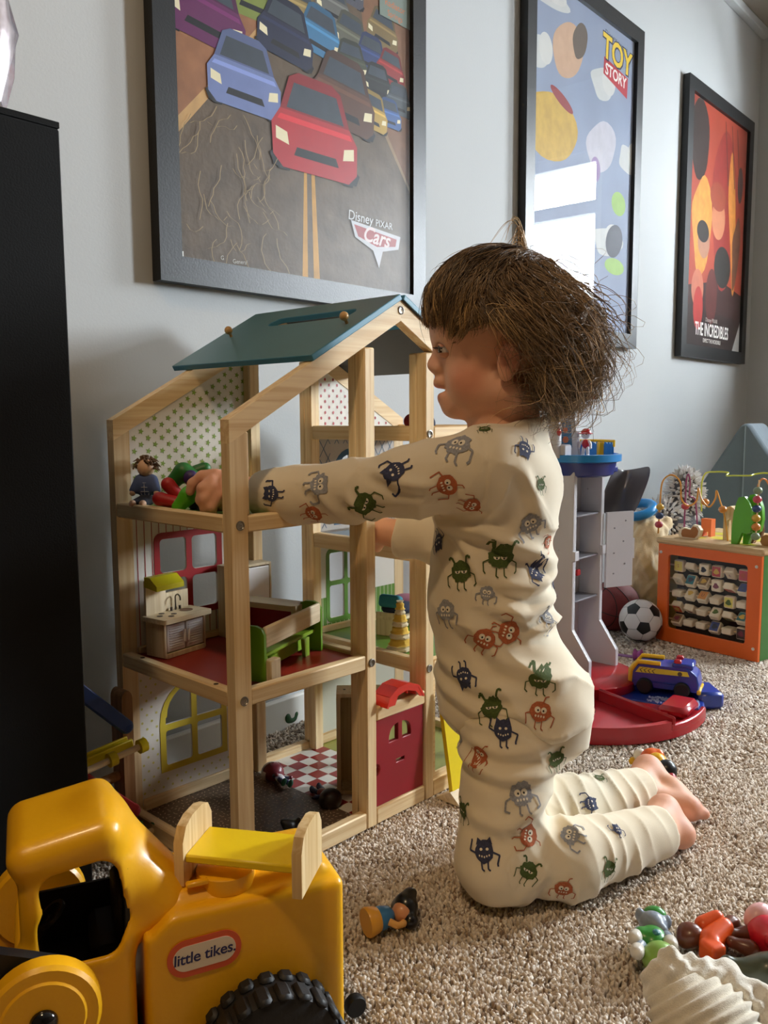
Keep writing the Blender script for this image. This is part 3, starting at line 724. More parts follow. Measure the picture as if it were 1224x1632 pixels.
# things in the right hand rooms
k = hthing('toy_bed', 'wooden toy bed with teal and pink bedding in the green room', 'toy bed', .44, .14, .2082, .25, 'doll house beds')
M().box((.05, .02, .031), (.10, .05, .006), .001).build('bed_base', palez, k)
for x in (.003, .097): M().box((x, .02, .02), (.005, .05, .04), .001).build('bed_end', palez, k)
soft('blanket', [ell((.03, .02, .043), (.028, .026, .011)), ell((.055, .015, .041), (.02, .02, .008))], .0022, pm('cloth_navy', (30, 34, 58), .9), k)
soft('pillow', [rbox((.012, .022, .058), (.02, .04, .022), .006, R=Matrix.Rotation(.3, 3, 'Y'))], .002, pm('cloth_teal', (44, 116, 132), .9), k)
soft('throw', [ell((.075, .02, .046), (.026, .024, .013)), ell((.058, .03, .048), (.02, .016, .010))], .0022, pm('cloth_pink', (168, 104, 120), .9), k)
m = M()
k = hthing('knitted_cone', 'cream and yellow ruffled knitted cone in the green room', 'knitted toy', .386, .088, .2082)
for i in range(4):
    z0 = .002+i*.019; r0 = .021-.0042*i
    P = []
    for j in range(9): t = j/8; P.append((r0*(1-.42*t)+(.0012*math.sin(t*20)), z0+.021*t))
    m = M(); n = 26; V = []; F = []
    for (rr, zz) in P:
        for q in range(n): A = 2*PI*q/n; R_ = rr*(1+.06*math.sin(A*9+i)*(1-.5*(zz-z0)/.021)); V.append((R_*math.cos(A), R_*math.sin(A), zz))
    for a in range(8):
        for q in range(n): F.append((a*n+q, a*n+(q+1) % n, (a+1)*n+(q+1) % n, (a+1)*n+q))
    F.append(tuple(range(n))[::-1]); F.append(tuple(8*n+q for q in range(n)))
    m.add(V, F, True); m.mi = [1 if 3 <= (f//n) <= 6 else 0 for f in range(len(F))]
    m.build('ruffle_tier', [pm('knit_cream', (206, 190, 156), .95, bump=.4, bs=700), pm('knit_yellow', (212, 172, 70), .95, bump=.4, bs=700)], k)
k = hthing('rag_doll', 'small red and navy rag doll lying in the red dotted attic', 'doll', .425, .10, .5575, .4)
soft('body', [cap((0, 0, .012), (.034, .004, .011), .011, .009), cap((.0, -.006, .016), (.015, -.016, .016), .005)], .002, pm('cloth_dark_red', (120, 24, 28), .9), k)
soft('boots', [cap((.036, -.004, .009), (.062, -.012, .008), .0085, .008), cap((.062, -.012, .008), (.066, -.010, .016), .006)], .002, pm('cloth_navy', (30, 34, 58), .9), k)
soft('bow', [ell((.048, .010, .020), (.012, .006, .008)), ell((.060, .012, .017), (.007, .006, .009))], .002, pm('cloth_white', (220, 214, 214), .9), k)
# ------------------------------------------------------------------ the toddler (local x backwards, y away from the camera side, z up)
BA = math.radians(-8.0); BO = np.array([.15, 1.05, 0.])
bX = np.array([math.cos(BA), math.sin(BA), 0]); bY = np.array([-math.sin(BA), math.cos(BA), 0])
def toL(P): d = np.array(P)-BO; return np.array([d@bX, d@bY, d[2]])
def Bp(px, py, dy=0.0): return toL(PL(px, py, BO+bY*dy, bY))
def Lg(px, py, z): return toL(G(px, py, z))
hc = Bp(802, 506)                       # middle of the skull
kneeN, calfN, ankN = Lg(792, 1372, .047), Lg(905, 1368, .045), Lg(1040, 1328, .036)
kneeF, calfF, ankF = Lg(800, 1322, .047), Lg(905, 1292, .043), Lg(1012, 1262, .036)
hipN, hipF = Bp(815, 1150, -.045), Bp(812, 1150, .045)
shN, e1N, e2N, e3N, wrN = Bp(768, 746, -.072), Bp(660, 766, -.075), Bp(560, 784, -.06), Bp(480, 788, -.04), Bp(412, 786, -.026)
shF, elF, wrF = Bp(775, 745, .068), Bp(722, 866, .095), Bp(629, 850, .10)
mx = lambda p, x=0, y=0, z=0: np.array(p)+np.array([x, y, z])
def mirror(p): return np.array([p[0], -p[1], p[2]])
P = []
U = P.append
# head
U(ell(hc, (.085, .071, .079), .02)); U(ell(Bp(741, 530), (.040, .052, .044), .02)); U(ell(Bp(765, 586), (.045, .048, .052), .014))
for s in (-1, 1):
    U(ell(Bp(750, 606, s*.028), (.027, .025, .027), .014)); U(cap(Bp(737, 640, s*.008), Bp(806, 622, s*.045), .0155, .020, .018))
    U(ell(Bp(709, 556, s*.027), (.011, .0125, .0095), .006, 's'))
    U(cap(Bp(712, 540, s*.014), Bp(722, 541, s*.036), .0085, .0085, .010))
U(ell(Bp(723, 648), (.0150, .019, .0135), .012))
U(cap(Bp(706, 553), Bp(692, 581), .0065, .0092, .008)); U(ell(Bp(700, 588), (.009, .0155, .0075), .006))
U(ell(Bp(703, 610), (.010, .017, .0085), .008)); U(ell(Bp(708, 634), (.0085, .015, .0075), .008)); U(ell(Bp(699, 622.5), (.0095, .014, .0017), .004, 's'))
for s in (-1, 1):
    e = Bp(812, 573, -.071); e[1] *= -s; R = Matrix.Rotation(.25, 3, 'Y') @ Matrix.Rotation(-s*.35, 3, 'Z')
    U(ell(e, (.0145, .0065, .0225), .004, 'u', R)); U(ell(mx(e, -.002, s*.007, 0), (.008, .006, .013), .004, 's', R)); U(ell(mx(e, -.004, s*.001, -.018), (.007, .005, .007), .004))
# neck, trunk
U(cap(Bp(803, 618), Bp(812, 702), .037, .042, .02))
U(ell(Bp(788, 800), (.062, .076, .095), .03)); U(cap(Bp(792, 742, -.055), Bp(792, 742, .055), .034, .034, .02)); U(ell(Bp(783, 960), (.070, .072, .11), .03)); U(ell(Bp(820, 1110), (.070, .075, .06), .03))
for s in (-1, 1): U(ell(Bp(860, 1140, s*.032), (.052, .05, .055), .03))
# legs
for hp, kn, ca_, an in ((hipN, kneeN, calfN, ankN), (hipF, kneeF, calfF, ankF)):
    U(cap(hp, kn, .05, .037, .02)); U(cap(kn, ca_, .036, .037, .015)); U(cap(ca_, an, .037, .024, .015))
# feet
hN, bN = Lg(1058, 1291, .044), Lg(1088, 1330, .020)
U(cap(ankN, hN, .025, .0195, .012)); U(cap(ankN, mx(bN, -.012, .006, 0), .025, .018, .012)); U(cap(hN, bN, .018, .0165, .012)); U(cap(mx(bN, -.004, .004), mx(bN, -.006, .026, -.002), .017, .014, .01))
for i, (dx, dyy, r_) in enumerate(((.014, .006, .0075), (.015, .015, .0068), (.014, .023, .0063), (.011, .030, .006), (.006, .036, .0056))): U(cap(mx(bN, dx-.014, dyy, -.008), mx(bN, dx, dyy+.012, -.0125), r_, r_*.95, .004))
hF, mF, bF, tF = Lg(1032, 1226, .050), Lg(1070, 1262, .030), Lg(1098, 1288, .018), Lg(1122, 1297, .010)
U(cap(ankF, hF, .025, .020, .012)); U(cap(hF, mF, .0185, .016, .012)); U(cap(mF, bF, .017, .0155, .012)); U(cap(ankF, bF, .022, .016, .012)); U(cap(mF, mx(bF, -.006, .022, .004), .015, .014, .012))
U(cap(bF, tF, .0105, .0085, .006))
for i in range(1, 5):
    a = mx(bF, -.001-.003*i, .011*i, .0); U(cap(a, mx(a, .017-.002*i, .004, -.004), .0075-.0004*i, .0066-.0004*i, .004))
# arms and hands
U(cap(shN, e1N, .033, .028, .015)); U(cap(e1N, e2N, .028, .025, .012)); U(cap(e2N, e3N, .025, .023, .012)); U(cap(e3N, wrN, .023, .018, .012)); 
pN = Bp(356, 782, -.022)
U(cap(wrN, pN, .018, .019, .012)); U(cap(Bp(368, 775, -.024), Bp(338, 768, -.03), .017, .0135, .012, sc=(1, .85, 1.15))); U(cap(Bp(362, 790, -.024), Bp(345, 792, -.036), .016, .012, .010))
def finger(pts, r0, r1):
    for i in range(len(pts)-1):
        n = len(pts)-1; U(cap(pts[i], pts[i+1], r0+(r1-r0)*i/n, r0+(r1-r0)*(i+1)/n, .0035))
finger([Bp(344, 757, -.030), Bp(322, 759, -.032), Bp(307, 771, -.034), Bp(303, 783, -.034)], .0078, .0062)
finger([Bp(338, 766, -.040), Bp(323, 778, -.048), Bp(320, 797, -.046), Bp(328, 806, -.040)], .0078, .0062)
finger([Bp(340, 778, -.045), Bp(326, 795, -.052), Bp(327, 812, -.047), Bp(336, 818, -.040)], .0074, .006)
finger([Bp(348, 790, -.046), Bp(337, 809, -.051), Bp(340, 823, -.045)], .0068, .0055)
finger([Bp(366, 796, -.012), Bp(345, 812, -.002), Bp(324, 822, -.004)], .0085, .0068)
U(cap(shF, elF, .032, .026, .015)); U(cap(elF, wrF, .025, .018, .012)); pF = Bp(607, 846, .102)
U(cap(wrF, pF, .018, .017, .010)); U(cap(pF, Bp(600, 832, .106), .0165, .013, .010))
finger([Bp(602, 824, .108), Bp(600, 816, .118), Bp(592, 812, .132)], .0075, .006)
finger([Bp(596, 834, .116), Bp(589, 830, .130), Bp(582, 828, .140)], .0076, .006)
finger([Bp(597, 845, .116), Bp(589, 842, .130), Bp(582, 840, .140)], .0076, .006)
finger([Bp(599, 857, .115), Bp(591, 856, .129), Bp(585, 855, .138)], .007, .0055)
finger([Bp(606, 864, .108), Bp(601, 872, .120), Bp(594, 874, .13)], .0078, .0062)
V, F = sdf(P, .0024); V = relax(V, F, 2, .5)
sk = np.array(lin(226, 172, 142)); C_ = np.tile(sk, (len(V), 1))
def tint(c, r, col, s=1.0):
    w_ = np.clip(1-np.linalg.norm((V-c)/np.array(r), axis=1), 0, 1)[:, None]; w_ = np.clip(w_*1.6, 0, 1)*s; C_[:] = C_*(1-w_)+np.array(lin(*col))*w_
tint(Bp(699, 617), (.013, .018, .0085), (196, 108, 98)); tint(Bp(705, 634), (.012, .016, .008), (196, 108, 98))
for s in (-1, 1): tint(Bp(745, 605, s*.045), (.03, .03, .03), (222, 150, 124), .7); tint(mx(Bp(812, 575, 0), 0, s*.07, 0), (.025, .02, .03), (222, 146, 120), .6)
for q in (hN, hF, bN, bF, tF): tint(q, (.035, .035, .035), (230, 166, 142), .7)
tint(pN, (.05, .05, .05), (226, 158, 128), .6)
skin = pm('toddler_skin', (226, 172, 142), .52, .03, 60, .08, 900, spec=.35, sss=.12, attr='Col')
person = nmesh('person', V, F, skin, None, True, None, C_)
person.location = Vector(BO); person.rotation_euler = (0, 0, BA)
tag(person, 'toddler with curly brown hair kneeling in cream monster print pyjamas beside the doll house', 'person')
# eyes
lash = pm('lash_brown', (38, 26, 20), .6)
for s in (-1, 1):
    ec = Bp(711, 556, s*.0275); m = M(); m.ball(ec, .0102, Matrix.Rotation(PI/2, 3, 'Y'), 20, 14)
    f0 = Vector((-.93, s*.30, -.2)).normalized()
    m.mi = []
    for f in m.f:
        c = sum((Vector(m.v[i]) for i in f), Vector())/len(f)-Vector(ec); a = c.normalized().dot(f0); m.mi.append(2 if a > .93 else 1 if a > .80 else 0)
    m.build('eye', [pm('eye_white', (225, 216, 208), .15), pm('iris_brown', (70, 46, 30), .12), pm('pupil_black', (8, 7, 7), .08)], person)
    for up, nm in ((1, 'upper_eyelid'), (-1, 'lower_eyelid')):
        m = M().ball(ec, .0112, None, 28, 20); keep = []
        for f in m.f:
            c = sum((Vector(m.v[i]) for i in f), Vector())/len(f)-Vector(ec); c.normalize()
            if (up > 0 and c.z+.2*(c.x+.6) > .24) or (up < 0 and c.z < -.40): keep.append(f)
        m.f = keep; m.mi = [0]*len(keep); m.sm = [True]*len(keep); m.build(nm, pm('eyelid_skin', (214, 158, 130), .5, spec=.3), person, flat=True)
    pts = [Vector(ec)+Vector((-.0118*math.cos(a), s*.0118*math.sin(a), .0022-.002*abs(a))) for a in np.linspace(-.9, 1.25, 12)]
    m = M().tube(pts, .0007, 5)
    for q in pts[1:]: d = (q-Vector(ec)).normalized(); m.tube([q, q+d*.003+Vector((0, 0, -.0010)), q+d*.0052+Vector((0, 0, -.0006))], [.0004, .0003, .0001], 4)
    m.build('eyelashes', lash, person)
    m = M(); r_ = random.Random(4)
    bv = BVHTree.FromPolygons([tuple(v) for v in V], [tuple(f) for f in F])
    for i in range(60):
        t = r_.random(); b = Bp(709+20*t, 541-3*math.sin(t*PI)+r_.uniform(-1.5, 1.5), s*(.016+.024*t)); h = bv.find_nearest(Vector(b))
        if h[0] is not None: q = h[0]; m.tube([q-h[1]*.0003, q+Vector((.003, s*.002, .0006))+h[1]*.0006, q+Vector((.0055, s*.003, .0004))+h[1]*.0004], [.0003, .0003, .0001], 3)
    m.build('eyebrow', pm('brow_brown', (120, 84, 56), .6), person)

# ---- pyjamas
Q = []; U = Q.append
U(ell(Bp(786, 812), (.073, .088, .100), .03)); U(cap(Bp(792, 742, -.058), Bp(792, 742, .058), .045, .045, .03)); U(ell(Bp(822, 775), (.050, .078, .075), .03)); U(ell(Bp(782, 950), (.080, .086, .115), .03)); U(ell(Bp(804, 1088), (.089, .094, .085), .03))
U(cap(Bp(806, 690), Bp(812, 660), .048, .0465, .018))
for s in (-1, 1): U(ell(Bp(858, 1128, s*.03), (.066, .064, .064), .03))
U(half(Bp(815, 673), (-.18, 0, 1))); U(half(Bp(815, 1149), (.20, 0, -1)))
for a, b, ra, rb in ((shN, e1N, .047, .0385), (e1N, e2N, .0385, .035), (e2N, e3N, .035, .033), (e3N, Bp(428, 787, -.029), .033, .0255), (Bp(428, 787, -.029), wrN, .0255, .0225)): U(cap(a, b, ra, rb, .02))
for a, b, ra, rb in ((shF, elF, .044, .036), (elF, mx(wrF, .012), .036, .028), (mx(wrF, .012), wrF, .028, .0235)): U(cap(a, b, ra, rb, .02))
d = wrN-e3N; U(half(wrN+d*.05, d))
d = wrF-elF; d /= np.linalg.norm(d); U(rbox(wrF+d*.026, (.058, .09, .09), .002, .0015, 's', Vector(d).to_track_quat('X', 'Z').to_matrix()))

Vt, Ft = sdf(Q, .0028); 
# trim the far cuff
Vt = relax(Vt, Ft, 2, .5)
def sm(x, a, b): t = np.clip((x-a)/(b-a), 0, 1); return t*t*(3-2*t)
def folds(V, N, amp, ax, wl, seed, sharp=2.0):
    ax = np.array(ax, float); w_ = wave(V, seed, 9, 5)*.9
    ph = (V@ax)/wl*2*PI+w_*1.6; r_ = np.abs(np.sin(ph/2))**(1/sharp)
    return amp*(1-r_)[:, None]*N*(.55+.45*np.tanh(wave(V, seed+9, 12, 4)))[:, None]
N = vnormals(Vt, Ft); x, y, z = Vt.T
slv = sm(-x, .085, .13)
tor = (1-slv)*sm(-z, -.50, -.40)
D = folds(Vt, N, .0115, (.45, .15, 1), .058, 11, 2.2)*(tor*(.45+.55*sm(x, -.04, .05)))[:, None]
D += folds(Vt, N, .006, (.9, 0, .75), .055, 15)*((1-slv)*sm(z, .40, .47)*sm(-z, -.60, -.52)*.8)[:, None]
D += folds(Vt, N, .005, (1, 0, .35), .05, 21)*(slv*.9)[:, None]
D += folds(Vt, N, .006, (.8, 0, -.5), .035, 31)*(np.exp(-((x+.03)**2+(z-.47)**2)/.0035))[:, None]
D += (wave(Vt, 41, 16, 6)*.0009)[:, None]*N
def ridge(V, N, lines, ysign=-1):
    D = np.zeros_like(V)
    for amp, w_, pts in lines:
        L = np.array([Bp(p[0], p[1], -.07) for p in pts])[:, [0, 2]]; best = np.full(len(V), 9.0); sg = np.zeros(len(V)); tt = np.zeros(len(V)); q = V[:, [0, 2]]
        for i in range(len(L)-1):
            a, b = L[i], L[i+1]; e = b-a; t_ = np.clip(((q-a)@e)/(e@e), 0, 1); dv = q-a-t_[:, None]*e; d_ = np.linalg.norm(dv, axis=1); m_ = d_ < best
            best[m_] = d_[m_]; sg[m_] = np.sign(dv[m_, 1]); tt[m_] = (i+t_[m_])/(len(L)-1)
        s_ = best*sg; fade = np.clip(np.sin(np.pi*np.clip(tt*.86+.07, 0, 1))*1.6, 0, 1)*sm(-V[:, 1], -.02, .02)
        D += (amp*(np.exp(-(s_/w_)**2)-.75*np.exp(-((s_+w_*1.7)/w_)**2))*fade)[:, None]*N
    return D
D += ridge(Vt, N, ((.0075, .009, ((690, 832), (770, 845), (850, 880), (890, 915))), (.004, .006, ((715, 845), (745, 880), (765, 920))), (.008, .009, ((790, 925), (845, 938), (895, 925))), (.006, .008, ((780, 965), (845, 978), (895, 962))),
    (.005, .009, ((690, 1050), (750, 1085), (830, 1098))), (.006, .010, ((740, 985), (800, 1050), (890, 1085))), (.005, .008, ((690, 1095), (760, 1124), (850, 1125))), (.004, .007, ((830, 740), (850, 790), (860, 840))),
    (.005, .008, ((840, 1010), (880, 1000), (905, 1010))), (.004, .007, ((600, 745), (640, 765), (700, 770))), (.004, .006, ((560, 790), (585, 815), (600, 828))), (.003, .006, ((490, 770), (520, 790), (545, 826)))))
D += ridge(Vt, N, ((-.0016, .0022, ((762, 680), (779, 735), (772, 790), (745, 820))),))
Vt = relax(Vt+D, Ft, 1, .4)
cloth = pm('pyjama_cotton', (232, 219, 194), .85, .02, 30, .22, 1500, spec=.15, sheen=.25, bdist=.0006)
top_o = nmesh('pyjama_top', Vt, Ft, cloth, person, True)
Q = []; U = Q.append
U(ell(Bp(820, 1122), (.070, .074, .070), .03))
for s in (-1, 1): U(ell(Bp(864, 1146, s*.032), (.060, .054, .062), .03))
aN, aF = ankN+(ankN-calfN)*.06, ankF+(ankF-calfF)*.06
for hp, kn, ca_, an in ((hipN, kneeN, calfN, aN), (hipF, kneeF, calfF, aF)):
    U(cap(hp, kn, .061, .0475, .02)); U(cap(kn, ca_, .047, .045, .015)); U(cap(ca_, an, .045, .0325, .012)); 
# cut cuffs open-ended just past the ankle
for ca_, an in ((calfN, aN), (calfF, aF)):
    d = an-ca_; d = d/np.linalg.norm(d); R = Vector(d).to_track_quat('X', 'Z').to_matrix()
    U(rbox(an+d*.036, (.058, .11, .11), .002, .0015, 's', R))
Vp, Fp = sdf(Q, .0028); Vp = relax(Vp, Fp, 2, .5)
N = vnormals(Vp, Fp); x, y, z = Vp.T
shin = sm(x, .035, .085)*sm(-z, -.115, -.095)
dn = (ankN-kneeN)/np.linalg.norm(ankN-kneeN)
cuffm = 1-np.exp(-(np.minimum(np.linalg.norm(Vp-aN, axis=1), np.linalg.norm(Vp-aF, axis=1))/.040)**6)
D = folds(Vp, N, .0062, dn+np.array([0, 0, .25]), .027, 51, 2.4)*(shin*(.15+.85*cuffm))[:, None]
D += folds(Vp, N, .008, (.35, 0, 1), .05, 61)*((1-shin)*sm(z, .10, .2)*.75)[:, None]
D += folds(Vp, N, .006, (.8, 0, .9), .032, 71)*(np.exp(-((x-.045)**2+(z-.10)**2)/.002))[:, None]
D += (wave(Vp, 81, 16, 6)*.0008)[:, None]*N
D += ridge(Vp, N, ((.006, .008, ((725, 1195), (800, 1215), (890, 1222))), (.005, .008, ((735, 1165), (800, 1180), (870, 1178))), (.005, .010, ((745, 1270), (800, 1285), (870, 1262))), (.004, .008, ((760, 1400), (820, 1395), (860, 1350))), (.005, .007, ((790, 1440), (835, 1410), (865, 1360)))))
Vp = relax(Vp+D, Fp, 1, .4); Vp[:, 2] = np.maximum(Vp[:, 2], .0005)
trs_o = nmesh('pyjama_trousers', Vp, Fp, cloth, person, True)
# ---- printed monsters, laid onto the cloth
allV = [tuple(v) for v in Vt]+[tuple(v) for v in Vp]; k0 = len(Vt)
bvc = BVHTree.FromPolygons(allV, [tuple(f) for f in Ft]+[tuple(i+k0 for i in f) for f in Fp])
MON = [(432, 787, 15, 0, 'n'), (510, 772, 19, 180, 'g'), (500, 819, 15, 150, 'o'), (582, 803, 19, 20, 'v'), (628, 752, 19, -20, 'n'), (730, 708, 22, 120, 'g'), (713, 773, 18, 160, 'o'), (752, 806, 15, 200, 'o'), (772, 684, 9, 90, 'v'),
       (836, 716, 15, -80, 'n'), (861, 772, 11, 90, 'v'), (845, 833, 18, 70, 'g'), (872, 863, 11, 180, 'o'), (699, 864, 14, -90, 'n'), (797, 889, 20, 90, 'v'), (735, 911, 19, 90, 'v'), (852, 914, 14, 200, 'n'), (776, 945, 12, 100, 'g'), (711, 973, 18, 90, 'g'),
       (772, 1018, 18, 110, 'o'), (811, 1008, 19, 200, 'o'), (683, 1028, 14, 90, 'v'), (739, 1079, 16, -90, 'n'), (861, 1084, 17, 90, 'v'), (784, 1128, 17, 90, 'v'), (861, 1134, 18, 100, 'o'), (802, 1164, 17, 90, 'n'), (766, 1200, 14, 90, 'o'),
       (886, 1209, 14, 80, 'v'), (830, 1266, 20, 80, 'g'), (738, 1291, 14, 90, 'v'), (842, 1332, 17, 190, 'o'), (772, 1357, 18, 90, 'n'), (942, 1281, 13, 170, 'n'), (955, 1240, 8, 90, 'v'), (908, 1331, 16, 20, 'g'), (841, 1387, 15, 120, 'v'), (970, 1384, 14, 110, 'v'), (898, 1416, 15, 100, 'o'), (984, 1322, 9, 60, 'n'), (735, 1175, 9, 90, 'g'), (872, 985, 12, 90, 'g')]
mm = M(); r_ = random.Random(12)
MC = {'n': 0, 'g': 1, 'v': 2, 'o': 3}
def monster(origin, dirv, size, rot, kind):
    h = bvc.ray_cast(Vector(origin), Vector(dirv))
    if h[0] is None: return
    p, n = h[0], h[1]
    if n.dot(Vector(dirv)) > 0: n = -n
    sc = size
    vx = Vector(toLdir(_R2)); e1 = (vx-n*vx.dot(n)).normalized(); e2 = n.cross(e1)
    if e2.z > 0: e2 = -e2
    a = math.radians(rot); lg = e1*math.cos(a)+e2*math.sin(a); sd = e1*math.sin(a)-e2*math.cos(a)   # legs direction, sideways
    def pt(u, v, lift):
        w_ = p+sd*u*sc+lg*v*sc+n*.025; q = bvc.ray_cast(w_, -n, .06)
        return None if q[0] is None else q[0]+n*(.0011+lift)
    def poly(P, lift, mi):
        V = [pt(u, v, lift) for u, v in P]
        if any(v is None for v in V): return
        mm.mat(mi); mm.add(V, [tuple(range(len(V)))])
    def disc(cu, cv, ru, rv, lift, mi, n=14, rough=0.0, rings=1):
        ang = [2*PI*i/n for i in range(n)]; rr = [1+r_.uniform(-rough, rough) for _ in ang]
        R = [[(cu, cv)]]+[[(cu+ru*k/rings*math.cos(t)*q, cv+rv*k/rings*math.sin(t)*q) for t, q in zip(ang, rr)] for k in range(1, rings+1)]
        V = [[pt(u, v, lift) for u, v in l] for l in R]
        mm.mat(mi)
        for k in range(rings):
            for i in range(n):
                j = (i+1) % n; f = [V[k][0], V[k+1][i], V[k+1][j]] if k == 0 else [V[k][i], V[k+1][i], V[k+1][j], V[k][j]]
                if all(v is not None for v in f): mm.add(f, [tuple(range(len(f)))])
    def strip(P, w_, mi, lift=.0001):
        for a_, b_ in zip(P[:-1], P[1:]):
            for t0 in (0, .25, .5, .75):
                x0, y0 = a_[0]+(b_[0]-a_[0])*t0, a_[1]+(b_[1]-a_[1])*t0; x1, y1 = a_[0]+(b_[0]-a_[0])*(t0+.28), a_[1]+(b_[1]-a_[1])*(t0+.28)
                L_ = math.hypot(x1-x0, y1-y0) or 1; nx, ny = -(y1-y0)/L_*w_, (x1-x0)/L_*w_
                poly([(x0+nx, y0+ny), (x1+nx, y1+ny), (x1-nx, y1-ny), (x0-nx, y0-ny)], lift, mi)
    c = MC[kind]; thin = .075 if kind in 'ng' else .05; j = r_.uniform(-.2, .2)
    disc(0, 0, 1.0 if kind != 'n' else .85, .9 if kind != 'n' else 1.0, 0, c, 30 if kind in 'gv' else 22, .12 if kind in 'gv' else .06, 6)
    for s in (-1, 1):
        strip([(s*.3, .8), (s*(.33+j*.3), 1.45), (s*(.33+j*.3)+.18, 1.6)], thin, c)
        up = (kind == 'n' and r_.random() < .5)
        strip([(s*.8, .1), (s*1.35, -.2 if up else .35), (s*(1.3+j), -1.0 if up else 1.05), (s*1.15, -1.1 if up else 1.25)], thin, c)
    if kind == 'n':
        for s in (-1, 1): poly([(s*.75, -.55), (s*.6, -1.2), (s*.2, -.85)], .0002, c)
        for s in (-1, 1): disc(s*.28, -.18, .14, .13, .0003, 4, 8)
        for t in np.linspace(-.45, .45, 5): disc(t, .32+.15*(1-abs(t)*2), .07, .10, .0003, 4, 6)
    elif kind == 'v':
        for s in (-1, 1): strip([(s*.55, -.7), (s*.8, -1.15), (s*1.05, -1.2), (s*1.1, -1.0)], .10, c)
        for s in (-1, 1): disc(s*.3, -.02, .27, .2, .0003, 4, 12); disc(s*.3, .06, .08, .09, .0005, 5, 8); disc(s*.3, -.15, .28, .12, .0006, c, 10)
    else:
        for s in (-1, 1): disc(s*.29, -.12, .27, .28, .0003, 4, 12); disc(s*.25, -.08, .09, .10, .0005, 5, 8)
        for t in np.linspace(-.4, .4, 4): disc(t, .42, .09, .12, .0003, 4, 6)
    if kind == 'o': strip([(.2, -.85), (.35, -1.3), (.65, -1.4)], .05, c)
def toLdir(d): return np.array([d@bX, d@bY, d[2]])
oL = toL(CAM)
for px, py, s_, rot, kd in MON:
    d = ray(px, py); h = bvc.ray_cast(Vector(oL), Vector(toLdir(d)))
    if h[0] is None: continue
    dep = (h[0]-Vector(oL)).length
    monster(oL, toLdir(d), s_/FPX*dep/np.linalg.norm(d)*1.0, rot, kd)
for i in range(46):      # the print goes on round the far side and the back
    zc = .16+.40*r_.random(); a = r_.uniform(.1, PI-.1); d = np.array([-math.cos(a), -math.sin(a), 0]); o_ = np.array([.03, 0, zc])-d*.5
    monster(o_, d, .0145, r_.choice([90, 70, 110, 180]), r_.choice('ngvo'))
pr = mm.build('monster_print', [pm('ink_navy', (56, 60, 88), .85, .3, 500), pm('ink_grey', (150, 150, 154), .85, .22, 500), pm('ink_green', (72, 88, 36), .85, .3, 500), pm('ink_orange', (178, 96, 58), .85, .22, 500), pm('ink_white', (238, 228, 208), .85), pm('ink_black', (24, 22, 22), .8)], person, flat=True)
pr['kind'] = 'stuff'; pr['label'] = 'printed furry monsters in navy grey green and orange'

